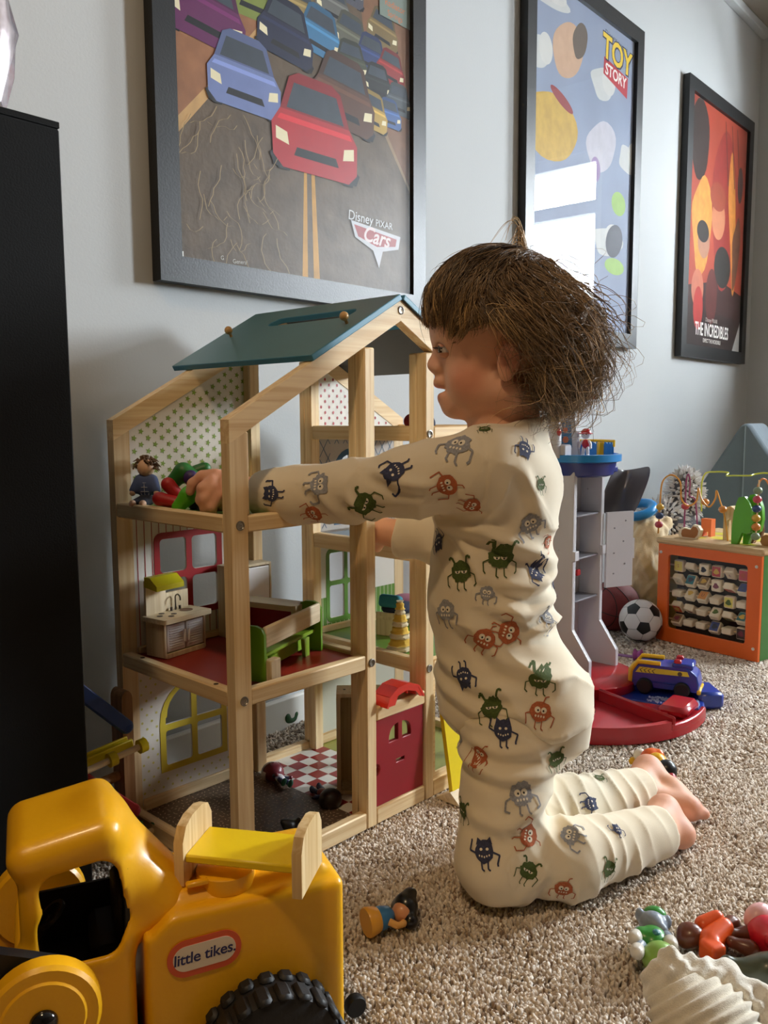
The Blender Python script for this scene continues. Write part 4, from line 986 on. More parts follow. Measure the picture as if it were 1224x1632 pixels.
# ---- hair: wavy locks combed from the crown, fringe in front, loose curls at the back
def hair():
    r = np.random.default_rng(5); n = 9000; K = 18
    cr = np.array([.55, .0, .835]); cr /= np.linalg.norm(cr); fw = np.array([-cr[2], 0, cr[0]]); sd = np.array([0, -1., 0])   # fw: forward tangent at the crown
    rad = np.array([.087, .073, .081])
    ncl = 420
    cphi = r.uniform(-PI, PI, ncl); cph = r.random(ncl)*6.28; cn = r.uniform(.8, 1.7, ncl); cth = r.random(ncl); cam_ = r.uniform(.5, 1.5, ncl); cside = r.normal(0, 1, ncl)
    cl = r.integers(0, ncl, n); dph = r.normal(0, .055, n); phi = cphi[cl]
    front = np.cos(phi)                                              # 1 forwards, -1 to the nape
    fr = sm(front, -.05, .30); bk = sm(-front, .50, .90); vb = sm(-front, -.20, .60)
    thmax = np.radians(127*fr+(1-fr)*(100+21*bk))                      # where the ends lie
    thr = np.minimum(thmax, np.radians(116*fr+(1-fr)*(92+13*bk)))
    th0 = np.arccos(1-(1-np.cos(thr))*np.clip(cth[cl]*.5+.5*r.random(n), 0, 1))*.93
    dth = np.radians(r.uniform(30, 62, n)); th1 = np.minimum(th0+dth, thmax+np.radians(r.normal(0, 2.2+1.5*bk, n)+r.random(n)*9*bk))
    t = np.linspace(0, 1, K)[None]
    th = th0[:, None]+(th1-th0)[:, None]*t
    A_ = ((.0040*fr+.0120*(1-fr)+.0050*vb)*cam_[cl]*r.uniform(.75, 1.25, n))[:, None]; cn_ = (cn[cl]*(.8+.9*(1-fr)))[:, None]; ph = (cph[cl]+r.normal(0, .16, n))[:, None]
    wv = A_*np.sin(2*PI*cn_*t+ph)*t**.5; wr = A_*.75*np.cos(2*PI*cn_*t+ph)*t**.7
    phi_ = phi[:, None]+dph[:, None]*(1-.72*t)+wv/.08/np.maximum(np.sin(th), .35)+((.12*np.sin(phi*2+1)+.05*cside[cl]))[:, None]*t
    vol = lambda th, vb: (.004+.026*sm(th, .6, 1.8)*vb+.005*sm(th, .5, 1.5))
    lift = vol(th, vb[:, None])*(.5+.8*r.random(n))[:, None]+wr+(.003+.022*vb*r.random(n)**1.5)[:, None]*t**1.8
    lift = np.maximum(lift-fr[:, None]*.004*sm(th, 1.7, 2.2), .0015)
    fly = r.random(n) < (.012+.11*vb); lift[fly] += (.040*r.random(fly.sum())*(.3+.7*vb[fly]))[:, None]*np.sin(t*PI*.62)**1.2; th[fly] += (r.normal(0, .22, fly.sum()))[:, None]*t**2; wv[fly] *= 1.8
    def pos(th, ph, li):
        d = cr*np.cos(th)[..., None]+(fw*np.cos(ph)[..., None]+sd*np.sin(ph)[..., None])*np.sin(th)[..., None]
        return hc+d*rad+d*li[..., None]
    Pn = pos(th, phi_, lift)
    # loose ringlets over the back and the nape
    RL = []; rcol = []
    for k_ in range(150):
        p0 = r.uniform(1.75, 4.55); t0 = r.uniform(.9, 1.75); m_ = int(r.integers(10, 20)); vb0 = float(sm(np.array(-math.cos(p0)), -.2, .6))
        d0 = cr*math.cos(t0)+(fw*math.cos(p0)+sd*math.sin(p0))*math.sin(t0); root = hc+d0*rad+d0*float(vol(np.array(t0), vb0))*r.uniform(.5, 1.0)
        ax_ = np.array([0, 0, -1.0])+d0*r.uniform(.15, .75)+r.normal(0, .22, 3); ax_ -= d0*min(0, ax_@d0); ax_ /= np.linalg.norm(ax_)
        if abs(p0-PI) > .85 and t0 > 1.35: continue
        u_ = np.cross(ax_, d0); u_ /= max(np.linalg.norm(u_), 1e-6); w_ = np.cross(ax_, u_)
        Rr, Ln, tn, f0 = r.uniform(.006, .0115), r.uniform(.022, .040), r.uniform(.9, 1.7), r.random()*6.28
        for j in range(m_):
            R_ = Rr*(1+r.normal(0, .13)); a_ = f0+2*PI*tn*t[0]*(1+r.normal(0, .03))+r.normal(0, .16); g = np.clip(t[0]*3, 0, 1)
            RL.append(root+r.normal(0, .0014, 3)+ax_*(Ln*(1+r.normal(0, .07))*t[0])[:, None]+(u_[None]*(np.cos(a_)-math.cos(a_[0]))[:, None]+w_[None]*(np.sin(a_)-math.sin(a_[0]))[:, None])*(R_*g)[:, None]+d0*.004); rcol.append(r.choice(5, p=[.2, .28, .26, .2, .06]) if j == 0 else rcol[-1])
    RL = np.array(RL)
    # a few strands standing up from the crown in a loop
    q = 20; b0 = Bp(838, 402, 0); b1 = Bp(800, 404, -.01); tt = t
    arc = b0+(b1-b0)*tt[..., None]+np.array([0, 0, 1])*(np.sin(PI*tt**.8)*.028)[..., None]
    lp = arc+(r.normal(0, 1, (q, 1, 3))*np.array([.004, .006, .004]))*(.3+tt[..., None])+np.array([1, 0, 0])*(r.normal(0, .012, (q, 1))*tt**2)[..., None]+np.array([0, 0, 1])*(r.normal(-.003, .007, (q, 1))*np.sin(PI*tt))[..., None]
    Pn = np.concatenate([Pn, lp, RL]); n2 = n+q+len(RL); rn = r.random(n2)
    T = np.gradient(Pn, axis=1); T /= np.maximum(np.linalg.norm(T, axis=2, keepdims=True), 1e-9)
    A = np.cross(T, np.array([.3, .8, .5])); A /= np.maximum(np.linalg.norm(A, axis=2, keepdims=True), 1e-9); Bv = np.cross(T, A)
    rw = (.00034+.00030*rn)[:, None]*(1-.75*t**2.5)
    Vh = np.stack([Pn+(A*math.cos(q_)+Bv*math.sin(q_))*rw[..., None] for q_ in (0, 2*PI/3, 4*PI/3)], 2)   # n,K,3,3
    base = (np.arange(n2)*K*3)[:, None, None, None]; kk = (np.arange(K-1)*3)[None, :, None, None]
    qd = np.array([[0, 1, 4, 3], [1, 2, 5, 4], [2, 0, 3, 5]])[None, None]
    Fh = (base+kk+qd).reshape(-1, 4)
    pal = np.array([lin(98, 78, 56), lin(120, 97, 70), lin(144, 117, 84), lin(188, 155, 108), lin(76, 60, 44)])
    wcl = r.choice(5, ncl, p=[.28, .28, .20, .14, .10]); c = pal[np.concatenate([wcl[cl], np.full(q, 3), np.array(rcol)])]*(1+r.normal(0, .12, n2))[:, None]
    cc = np.repeat(np.repeat(c[:, None], K, 1)[:, :, None], 3, 2)*(1+.3*t[..., None, None]*np.ones((1, 1, 3, 1)))
    # under-layer following the same volume
    a = np.linspace(-PI, PI, 73); tt = np.linspace(0, 1, 26); AA, TT = np.meshgrid(a, tt, indexing='ij')
    f2 = sm(np.cos(AA), -.05, .30); b2 = sm(-np.cos(AA), .50, .90); v2 = sm(-np.cos(AA), -.20, .60); TM = np.radians(118*f2+(1-f2)*(95+17*b2))
    TH = TT*TM; L = vol(TH, v2)*.45*(1+.18*np.sin(AA*17+np.sin(TH*9)*2))+.001*np.sin(AA*40+TH*5)-.003*sm(TT, .9, 1)
    Vc = pos(TH, AA, L).reshape(-1, 3); i = np.arange(72)[:, None]*26+np.arange(25)[None]; i = i.ravel()
    Fc = np.stack([i, i+26, i+27, i+1], 1)
    colc = np.tile(np.array(lin(84, 60, 40)), (len(Vc), 1))
    Va = np.concatenate([Vh.reshape(-1, 3), Vc]); Fa = np.concatenate([Fh, Fc+n2*K*3]); Ca = np.concatenate([cc.reshape(-1, 3), colc])
    m = pm('hair_brown', (80, 58, 40), .38, spec=.6, attr='Col')
    return nmesh('hair', Va, Fa, m, person, True, None, np.clip(Ca, 0, 1))
hair()
# ------------------------------------------------------------------ yellow loader truck (local x along its length, y to its far side)
TR = PI/2-1.169; T0 = (-.1424, .62, 0)
tk = thing('toy_loader', 'large yellow plastic toy loader with black tyres in the near left corner', 'toy truck', T0, TR)
ty_ = pm('truck_yellow', (246, 182, 22), .34, .02, 14, .05, 300, spec=.5, coat=.15)
blk = pm('tyre_black', (22, 22, 23), .55, .03, 40, .1, 400); drk = pm('interior_black', (16, 14, 13), .6)
Q = [rbox((.037, .052, .126), (.162, .104, .138), .007, .003)]
Q.append(rbox((.037, .055, .196), (.140, .070, .012), .005, .010))
for yy in (-.04, .144): Q.append(cap((.048, yy, .070), (.048, yy+(.052 if yy < 0 else -.052), .070), .050, None, .004, 's'))
Q.append(rbox((-.046, .052, .208), (.03, .13, .05), .003, .004, 's', Matrix.Rotation(-.75, 3, 'Y')))
soft('rear_body', Q, .0028, ty_, tk, 1)
cx, cy = -.094, .052
Q = [rbox((-.092, cy, .125), (.084, .094, .13), .010, .006)]
Q.append(rbox((-.0945, cy, .215), (.076, .090, .10), .014, .008, 'u', Matrix.Rotation(.0, 3, 'Y')))
Q.append(rbox((-.0965, cy, .260), (.082, .098, .028), .0135, .007, 'u', Matrix.Rotation(-.16, 3, 'Y')))
Q.append(cap((-.066, cy, .25), (-.030, cy, .19), .022, .030, .02, 'u', (1, 1.35, 1)))
Q.append(rbox((-.090, cy, .190), (.074, .080, .105), .012, .004, 's'))
# side lights (both sides), windscreen
R_ = Matrix.Rotation(-.14, 3, 'Y')
Q.append(rbox((-.0855, cy, .212), (.053, .20, .066), .012, .005, 's', R_)); Q.append(rbox((-.089, cy, .193), (.055, .20, .040), .010, .006, 's'))
Q.append(rbox((-.138, cy, .215), (.05, .066, .056), .010, .006, 's', Matrix.Rotation(-.2, 3, 'Y')))
soft('cab', Q, .0024, ty_, tk, 1)
m = M().box((-.09, cy, .142), (.072, .078, .004)).box((-.0545, cy, .19), (.003, .078, .09)).box((-.09, .0905, .166), (.072, .003, .046)).box((-.068, cy+.004, .158), (.026, .05, .03), .006)
m.box((-.058, cy+.004, .185), (.008, .05, .04), .003)
for i in range(4): m.box((-.100+i*.006, .03, .147), (.003, .03, .008), .001)
m.build('interior', drk, tk)
m = M().lathe([(.013, 0), (.013, .003), (.010, .003), (.010, 0)], (-.108, cy, .188), (-.6, 0, .8), 20).cyl((-.118, cy, .17), (-.108, cy, .188), .0025, n=8); m.build('steering_wheel', drk, tk)
m = M().lathe([(.024, .1955), (.024, .2085), (.0225, .2095)], (.026, .034, 0), n=36); m.build('turret_disc', ty_, tk)
M().box((.0, .020, .2075), (.018, .006, .004), .001).build('catch', ty_, tk)
def wheel(x, y, r, w_, side):
    root = M(); m = M(); z = r+.010 if r > .055 else r
    m.lathe([(r*.55, -w_/2), (r*.80, -w_/2), (r*.93, -w_/2+.003), (r*.955, -w_/2+.008), (r*.955, w_/2-.008), (r*.93, w_/2-.003), (r*.8, w_/2), (r*.55, w_/2)], (x, y, z), (0, 1, 0), 48)
    for k in range(22):
        a = 2*PI*k/22
        for s_, off in ((-1, 0), (1, .5)):
            b = a+off*2*PI/22; R = Matrix.Rotation(-b, 3, 'Y')
            m.box((x+r*.965*math.cos(b), y+s_*w_*.27, z+r*.965*math.sin(b)), (r*.10, w_*.475, r*.205), .003, R)
    o = m.build('tyre', blk, tk)
    M().lathe([(.001, -w_*.30), (r*.3, -w_*.34), (r*.5, -w_*.40), (r*.56, -w_*.40), (r*.56, w_*.40), (.001, w_*.38)], (x, y, z), (0, 1, 0), 32).build('hub', ty_, o)
for y, s in ((-.012, 1), (.116, -1)): wheel(.048, y, .060, .044, s)
for y, s in ((-.004, 1), (.108, -1)): wheel(-.098, y, .052, .036, s)
m = M().box((-.02, cy, .066), (.19, .07, .022), .004); m.build('chassis', drk, tk)
M().cyl((.052, -.02, .073), (.052, .124, .073), .008, n=12).cyl((-.098, -.012, .052), (-.098, .116, .052), .007, n=12).build('axles', drk, tk)
# loader arm with round pivot
for y0, d in ((-.030, 1), (.122, -1)):
    m = M().lathe([(.036, -.009), (.0385, -.006), (.0385, .006), (.036, .009)], (-.117, y0, .165), (0, 1, 0), 40)
    m.plate([(-.117+.012, .200), (-.19, .160), (-.26, .090), (-.25, .055), (-.18, .112), (-.117, .127)], .012, (), ((0, y0-.006, 0), (1, 0, 0), (0, 0, 1), (0, 1, 0)))
    a_ = m.build('loader_arm', ty_, tk)
    M().lathe([(.027, -.0105*d), (.0285, -.009*d), (.0285, 0)], (-.117, y0, .165), (0, 1, 0), 36).build('pivot_cover', ty_, a_)
    M().ball((-.117, y0-.0105*d, .165), (.0095, .007, .0095)).build('pivot_knob', pm('gloss_black', (10, 10, 11), .12, coat=.5), a_)
M().plate([(-.088, .168), (-.10, .189), (-.15, .210), (-.24, .216), (-.245, .176), (-.16, .166)], .010, (), ((0, -.016, 0), (1, 0, 0), (0, 0, 1), (0, 1, 0))).build('lift_lever', pm('plastic_black', (28, 29, 32), .4), tk)
m = M().plate([(-.20, .02), (-.29, .0), (-.30, .01), (-.27, .09), (-.262, .088), (-.285, .016), (-.20, .035)], .16, (), ((0, -.03, 0), (1, 0, 0), (0, 0, 1), (0, 1, 0))); m.build('bucket', pm('plastic_black', (28, 29, 32), .4), tk)
# badge on the flank
bf = ((.0005, -.0006, .160), (math.cos(.06), 0, .035), (-.035, 0, 1), (0, -1, 0))
m = M(); m.plate(rrect(-.029, -.0152, .029, .0152, .0148, 8), .0005, (), bf); m.mat(1); m.plate(rrect(-.0245, -.0102, .0245, .0102, .0100, 8), .0003, (), (tuple(np.array(bf[0])+np.array([0, -.0005, 0])),)+bf[1:])
b = m.build('badge', [pm('badge_orange', (222, 92, 52), .35), pm('badge_white', (232, 218, 196), .35)], tk)
V_, F_ = text_poly('little tikes.', .0126, .10, .00018, sp=.95)
ex, ey = Vector(bf[1]), Vector(bf[2]); M().add([tuple(Vector((.0005, -.0016, .160))+ex*v[0]+ey*v[1]) for v in V_], F_).build('badge_lettering', pm('badge_navy', (34, 36, 96), .4), b, flat=True)
# yellow bed on the loader
Tm = lambda x, y, z: Vector(T0)+Matrix.Rotation(TR, 3, 'Z') @ Vector((x, y, z))
bed = thing('toy_bed', 'yellow toy bed with wooden ends lying on top of the toy loader', 'toy bed', Tm(.044, .024, .2045), TR-.60, 'doll house beds')
M().box((0, 0, .020), (.092, .050, .007), .0015).build('bed_board', pm('bed_yellow', (240, 206, 16), .4, .02, 30), bed)
for x in (-.049, .049): M().plate([(-.029, 0), (.029, 0), (.029, .036), (.022, .047), (.010, .051), (-.010, .051), (-.022, .047), (-.029, .036)], .008, (), ((x-.004, 0, -.001), (0, 1, 0), (0, 0, 1), (1, 0, 0))).build('bed_end', wood('z', (232, 205, 156), (208, 172, 116)), bed)

# ------------------------------------------------------------------ black cabinet, left
cb = thing('black_cabinet', 'tall black cabinet standing at the left edge against the wall', 'cabinet', Wl(0, 0), PI/2-AZ)
s1, dd, hh = .437, .373, .853; bm_ = pm('cabinet_black', (7, 7, 7), .75, .05, 60, .15, 500, spec=.2)
# room frame: x = s, y = -l
M().box((s1-.45, -dd/2-.005, hh/2), (.90, dd-.012, hh), .002).build('carcass', bm_, cb)
M().box((s1-.45, -dd/2-.005, hh+.003), (.90, dd-.012, .006), .0005).build('top_board', bm_, cb)
M().lathe([(.003, 0), (.003, .0015)], (s1-.012, -dd+.0005, .13), (0, -1, 0), 12).build('screw_cap', pm('cap_grey', (60, 60, 62), .4), cb)
sv = thing('silver_ornament', 'crinkled shiny silver foil ornament on top of the black cabinet', 'ornament', Wl(.394, .305, hh+.006), .3)
m = M(); prof = [(.02, 0), (.026, .004), (.022, .02), (.03, .05), (.034, .09), (.028, .13), (.032, .16), (.02, .175)]; m.lathe(prof, (0, 0, 0), n=26)
rr = random.Random(2); m.v = [(v[0]*rr.uniform(.86, 1.1), v[1]*rr.uniform(.86, 1.1), v[2]+rr.uniform(-.003, .003) if v[2] > .003 else v[2]) for v in m.v]; m.sm = [False]*len(m.f)
m.build('foil_body', pm('silver_foil', (196, 184, 186), .22, .2, 120, metal=.9), sv)

# ------------------------------------------------------------------ marble run between cabinet and house
mr = thing('ball_run', 'wooden ball run with blue yellow red and green ramps beside the cabinet', 'toy', (-.3625, 1.1300, 0), HYAW)
def hl(px, py, y=0): P_ = PL(px, py, np.array([-.3625, 1.13, 0])+hv*y, hv)-np.array([-.3625, 1.13, 0]); return (P_@hu, y, P_[2])
wd_ = wood('z', (178, 132, 88), (150, 106, 66))
for x in (0, -.15): M().plate([(x-.008, 0), (x+.008, 0), (x+.008, .195)]+[(x+.008*math.cos(a), .195+.012*math.sin(a)) for a in np.linspace(0, PI, 9)][1:-1]+[(x-.008, .195)], .03, (), ((0, -.015, 0), (1, 0, 0), (0, 0, 1), (0, 1, 0))).build('upright', wd_, mr)
def ramp(name, x0, z0, x1, z1, col, y=-.032):
    c = pm('ramp_'+name, col, .4); m = M()
    for yy in (y-.006, y+.008): m.bar((x0, yy, z0), (x1, yy, z1), .004, .018, .0015)
    m.bar((x0, y+.001, z0-.006), (x1, y+.001, z1-.006), .012, .004, .001)
    m.ball((x1, y+.001, z1), (.010, .010, .010)); return m.build('ramp', c, mr, name+' ramp')
ramp('blue', -.12, .275, -.010, .163, (28, 68, 140), -.028); ramp('yellow', -.004, .138, -.14, .122, (196, 156, 20), -.028); ramp('red', -.12, .155, -.004, .042, (160, 26, 34), -.028); ramp('green', .006, .018, -.14, .012, (30, 104, 44), -.028)
m = M(); m.cyl((-.12, -.05, .124), (.004, -.05, .140), .0042, n=12); m.build('dowel', wood('x'), mr)
for x, z in ((.000, .1394), (-.044, .1338)): M().cyl((x-.005, -.05, z-.0005), (x+.005, -.05, z+.0005), .0095, n=20).build('yellow_cap', pm('ramp_yellow', (196, 156, 20), .4), mr)
m = M(); m.cyl((-.145, .002, .070), (-.008, .002, .085), .007, n=12); m.build('rung', wd_, mr)
m = M(); m.cyl((-.05, -.045, .011), (.014, -.045, .013), .004, n=12); m.build('dowel', wood('x'), mr)
M().cyl((.014, -.045, .013), (.022, -.045, .013), .011, n=20).build('green_cap', pm('ramp_green', (30, 104, 44), .4), mr)
# little green toy behind the house
gp = G(462, 1152); k = thing('green_toy_hedge', 'small dark green toy bush lying behind the doll house by the baseboard', 'toy', gp, HYAW)
Q = [ell((-.011, 0, .012), (.011, .009, .013), .004), ell((.011, .004, .012), (.011, .009, .014), .004), ell((0, 0, .006), (.016, .009, .007), .004), cap((-.012, 0, .018), (-.010, 0, .030), .005, .001), cap((.011, 0, .018), (.012, 0, .030), .005, .001)]
soft('foliage', Q, .002, pm('toy_dark_green', (30, 74, 36), .5), k)

# ------------------------------------------------------------------ small people-like toys
def figure(name, label, cat, loc, rot, body, legs, skin_, hair_, arms=None, shoes=None, s=1.0, group=None, big=1.0):
    """simple jointed play figure, feet at the origin, standing along +z before rotation (height about .07*s)"""
    t = thing(name, label, cat, loc, 0, group or 'little toy figures', rot)
    c = lambda n, rgb: pm('toyplastic_%d_%d_%d' % rgb, rgb, .35, coat=.15)
    arms = arms or body; shoes = shoes or legs
    m = M(); m.ball((0, 0, .030*s), (.0085*s, .0065*s, .0115*s)); m.build('torso', c('b', body), t)
    for sg in (-1, 1):
        m = M(); m.tube([(sg*.0045*s, 0, .022*s), (sg*.0055*s, -.001*s, .012*s), (sg*.006*s, 0, .004*s)], [.0042*s, .004*s, .0036*s], 10); m.ball((sg*.0045*s, 0, .022*s), .0042*s, nu=10, nv=8); lg = m.build('leg', c('l', legs), t)
        M().ball((sg*.0062*s, -.0025*s, .0034*s), (.0045*s, .0068*s, .0034*s), nu=12, nv=8).build('shoe', c('s', shoes), lg)
        m = M(); m.tube([(sg*.008*s, 0, .037*s), (sg*.0125*s, -.002*s, .030*s), (sg*.0135*s, -.006*s, .023*s)], [.0034*s, .003*s, .0027*s], 10); m.ball((sg*.008*s, 0, .037*s), .0034*s, nu=10, nv=8); am = m.build('arm', c('a', arms), t)
        M().ball((sg*.0136*s, -.007*s, .0215*s), .0033*s, nu=10, nv=8).build('hand', c('k', skin_), am)
    hz = (.047+.006*big)*s; hd = M().ball((0, 0, hz), (.0105*s*big, .0100*s*big, .0108*s*big)).build('head', c('k', skin_), t)
    m = M().ball((0, .0015*s, hz+.0025*s), (.0114*s*big, .0108*s*big, .0108*s*big)); keep = [f for f in m.f if sum(m.v[i][2] for i in f)/len(f) > hz-.002*s-.006*s*(1 if sum(m.v[i][1] for i in f)/len(f) > 0 else -.6)]
    m.f = keep; m.mi = [0]*len(keep); m.sm = [True]*len(keep); m.build('hair', c('h', hair_), t, flat=True)
    m = M()
    for sg in (-1, 1): m.ball((sg*.0038*s*big, -.0092*s*big, hz), (.0013*s, .0009*s, .0017*s), nu=8, nv=6)
    m.build('painted_eyes', c('e', (20, 18, 18)), hd)
    return t
def lay(yaw, pitch=PI/2, roll=0): return (Matrix.Rotation(yaw, 4, 'Z') @ Matrix.Rotation(pitch, 4, 'X') @ Matrix.Rotation(roll, 4, 'Z')).to_euler()
SK = (226, 170, 134)
figure('toy_figure', 'toy figure with round white and red head lying on brown doll house floor', 'toy figure', Hw(.210, .160, .0205), lay(.53, -PI/2, .4), (220, 214, 214), (34, 48, 92), (124, 40, 52), (222, 214, 214), (34, 48, 92), (52, 120, 96), .95, None, 1.7)
figure('toy_figure', 'toy figure with large dark brown hair lying near the toy wardrobe', 'toy figure', Hw(.236, .128, .0205), lay(HYAW-.3, PI/2, .2), (120, 40, 36), (30, 46, 98), (70, 44, 34), (40, 28, 26), (30, 46, 98), (30, 46, 98), .95, None, 1.6)
k = soft('black_toy_scrap', [cap((0, 0, .006), (.022, .004, .006), .006, .004), cap((.004, 0, .007), (-.006, .004, .014), .005, .003)], .002, pm('toy_black', (22, 22, 26), .4)); k.location = Hw(.128, .062, .0122); k.rotation_euler = (0, 0, HYAW); tag(k, 'small black toy lying on the brown floor at the front of the doll house', 'toy')
# doll sitting in the attic
k = thing('checked_doll', 'small doll with brown hair and blue checked shirt sitting in the attic', 'doll', Hw(.034, .238, .4565), HYAW-.9)
m = M(); m.ball((0, 0, .052), (.0115, .0115, .012)); m.build('head', pm('doll_skin', (228, 184, 150), .5), k)
rr = random.Random(8); m = M()
for i in range(130):
    a = rr.uniform(0, 2*PI); b = rr.uniform(-.15, 1.0); d = Vector((math.cos(a)*math.sqrt(1-b*b), math.sin(a)*math.sqrt(1-b*b), b))
    if d.y < -.55 and d.z < .45: continue
    q = Vector((0, .001, .053))+d*.0115; m.tube([q, q+d*.004+Vector((0, 0, .001)), q+d*.007+Vector((rr.uniform(-.003, .003), rr.uniform(-.003, .003), -.003))], [.0016, .0013, .0004], 5)
m.build('hair', pm('doll_hair', (112, 88, 68), .9), k)
soft('shirt', [ell((0, .001, .026), (.012, .009, .017)), cap((.010, 0, .036), (.017, -.006, .022), .0055, .005), cap((-.010, 0, .036), (-.017, -.006, .022), .0055, .005)], .0018, pm('shirt_blue', (88, 104, 150), .85), k)
m = M()
for i in range(5):
    z = .014+i*.006; r0 = .0128*math.sqrt(max(0, 1-((z-.026)/.018)**2)); m.tube([(r0*math.cos(a), .001+r0*.77*math.sin(a), z) for a in np.linspace(0, 2*PI, 20)], .0005, 4, False)
for i in range(7):
    a = -PI+PI*i/6; m.tube([(.0125*math.cos(a)*math.cos(b), .001+.0095*math.sin(a)*math.cos(b), .026+.0172*math.sin(b)) for b in np.linspace(-.8, .8, 8)], .0005, 4, False)
m.build('check_print', pm('check_white', (196, 200, 214), .85), k)
soft('trousers', [cap((.005, -.002, .008), (.007, -.030, .006), .0065, .005), cap((-.005, -.002, .008), (-.007, -.030, .006), .0065, .005)], .0018, pm('doll_trousers', (52, 54, 66), .85), k)
m = M(); m.ball((.017, -.008, .018), .0042, nu=10, nv=8).ball((-.017, -.008, .018), .0042, nu=10, nv=8).ball((.007, -.034, .006), (.005, .006, .005), nu=10, nv=8).ball((-.007, -.034, .006), (.005, .006, .005), nu=10, nv=8); m.build('hands_and_feet', pm('doll_skin', (228, 184, 150), .5), k)
# the soft green toy under the hand
k = thing('green_soft_toy', 'green toy figure with red ends held under the toddler hand in the attic', 'toy figure', BO+bX*0, 0)
k.rotation_euler = (0, 0, BA)
g1 = pm('toy_bright_green', (84, 168, 28), .42, .04, 60); g2 = pm('toy_deep_green', (42, 110, 44), .45); rd = pm('toy_dull_red', (176, 36, 36), .45)
soft('arm', [cap(Bp(318, 772, -.010), Bp(300, 790, -.022), .0095, .0105, .006), cap(Bp(300, 790, -.022), Bp(284, 808, -.026), .0105, .0085, .006)], .002, g1, k)
soft('torso', [ell(Bp(322, 800, .012), (.022, .013, .014)), cap(Bp(330, 815, .0), Bp(352, 822, .006), .010, .009)], .0022, pm('toy_navy', (26, 28, 46), .5), k)
soft('arm', [cap(Bp(276, 768, .018), Bp(292, 752, .020), .010, .012, .006), cap(Bp(292, 752, .02), Bp(306, 758, .022), .011, .010, .006)], .002, g2, k, 1, 'dark green arm')
soft('leg', [cap(Bp(312, 752, .03), Bp(326, 747, .034), .009, .009)], .002, g2, k, 1, 'dark green leg')
soft('boot', [cap(Bp(268, 772, .0), Bp(284, 790, .004), .0095, .008)], .002, rd, k); soft('boot', [cap(Bp(254, 795, -.004), Bp(280, 801, -.006), .0095, .0085)], .002, rd, k)
soft('belt', [ell(Bp(304, 762, .012), (.010, .009, .011))], .002, pm('toy_purple', (62, 40, 96), .5), k)
# ------------------------------------------------------------------ loose toys on the carpet
def lying(name, label, cat, pa, pb, z, build):
    a = G(*pa, z); b = G(*pb, z); d = b-a; t = thing(name, label, cat, (a[0], a[1], 0), math.atan2(d[1], d[0])); build(t, float(np.hypot(d[0], d[1])), z); return t
cyl_ = lambda n, rgb, r=.35: pm('toyplastic_%d_%d_%d' % rgb, rgb, r, coat=.15)
def dollb(t, L, z):
    m = M(); m.lathe([(.0155, 0), (.0165, .002), (.0145, .012), (.0125, .016)], (0, 0, .0165), (1, 0, 0), 24); m.build('skirt_base', cyl_('y', (228, 164, 52)), t)
    m = M(); m.lathe([(.0128, .012), (.0132, .02), (.0105, .030), (.006, .034)], (0, 0, .0165), (1, 0, 0), 24); m.build('shirt', cyl_('b', (44, 112, 168)), t)
    for sg in (-1, 1): m = M(); m.tube([(.024, sg*.011, .0165), (.030, sg*.016-.002, .014), (.037, sg*.013-.004, .013)], [.0042, .004, .0036], 10); m.ball((.039, sg*.012-.004, .013), .0042, nu=10, nv=8); m.build('arm', cyl_('s', (222, 164, 84)), t)
    M().ball((.046, -.002, .0165), (.0125, .012, .0125)).build('head', cyl_('k', (214, 148, 104)), t)
    soft('hair', [ell((.053, .003, .019), (.014, .0155, .0155), .006), ell((.050, -.014, .011), (.009, .008, .009), .005), ell((.062, .008, .030), (.008, .008, .006), .004), ell((.047, .012, .014), (.008, .008, .010), .004)], .0018, pm('toy_hair_black', (16, 15, 17), .3, coat=.3), t)
lying('lying_doll', 'small doll with black hair and blue shirt lying beside the toy loader', 'doll', (583, 1477), (660, 1452), .012, dollb)
def greyb(t, L, z):
    gy = cyl_('g', (132, 142, 156)); gr = cyl_('gr', (52, 140, 46)); wh = cyl_('w', (214, 208, 196))
    soft('head', [ell((.052, 0, .020), (.0145, .015, .014), .006), cap((.046, -.004, .022), (.038, -.010, .024), .008, .006, .006), ell((.060, .014, .024), (.006, .005, .008), .003), ell((.058, -.015, .022), (.006, .005, .008), .003)], .0018, gy, t)
    soft('cap', [ell((.064, -.002, .024), (.010, .013, .010), .003)], .0018, gr, t)
    soft('vest', [ell((.026, 0, .017), (.018, .0165, .0145), .004), ell((.024, .012, .022), (.010, .008, .009), .003)], .0018, gr, t)
    for x, y in ((.030, -.014), (.030, .014), (.006, -.012), (.006, .012)):
        l = soft('leg', [cap((x, y, .022), (x-.012, y*1.25, .024), .0062, .0058)], .0018, gy, t); soft('paw', [cap((x-.012, y*1.25, .024), (x-.020, y*1.3, .026), .0075, .0072)], .0018, wh, l)
    M().ball((.022, -.003, .0295), (.005, .0045, .003), nu=10, nv=8).build('collar_tag', cyl_('t', (42, 110, 120)), t)
lying('grey_toy_animal', 'grey toy animal in a green vest lying on its back on carpet', 'toy animal', (1040, 1530), (1040, 1478), .012, greyb)
k = M().ball((0, 0, .017), (.019, .019, .017)).build('green_toy_ball', cyl_('lg', (132, 172, 74))); k.location = Vector(G(1052, 1553)); tag(k, 'light green toy egg beside the ribbed white plush', 'toy')
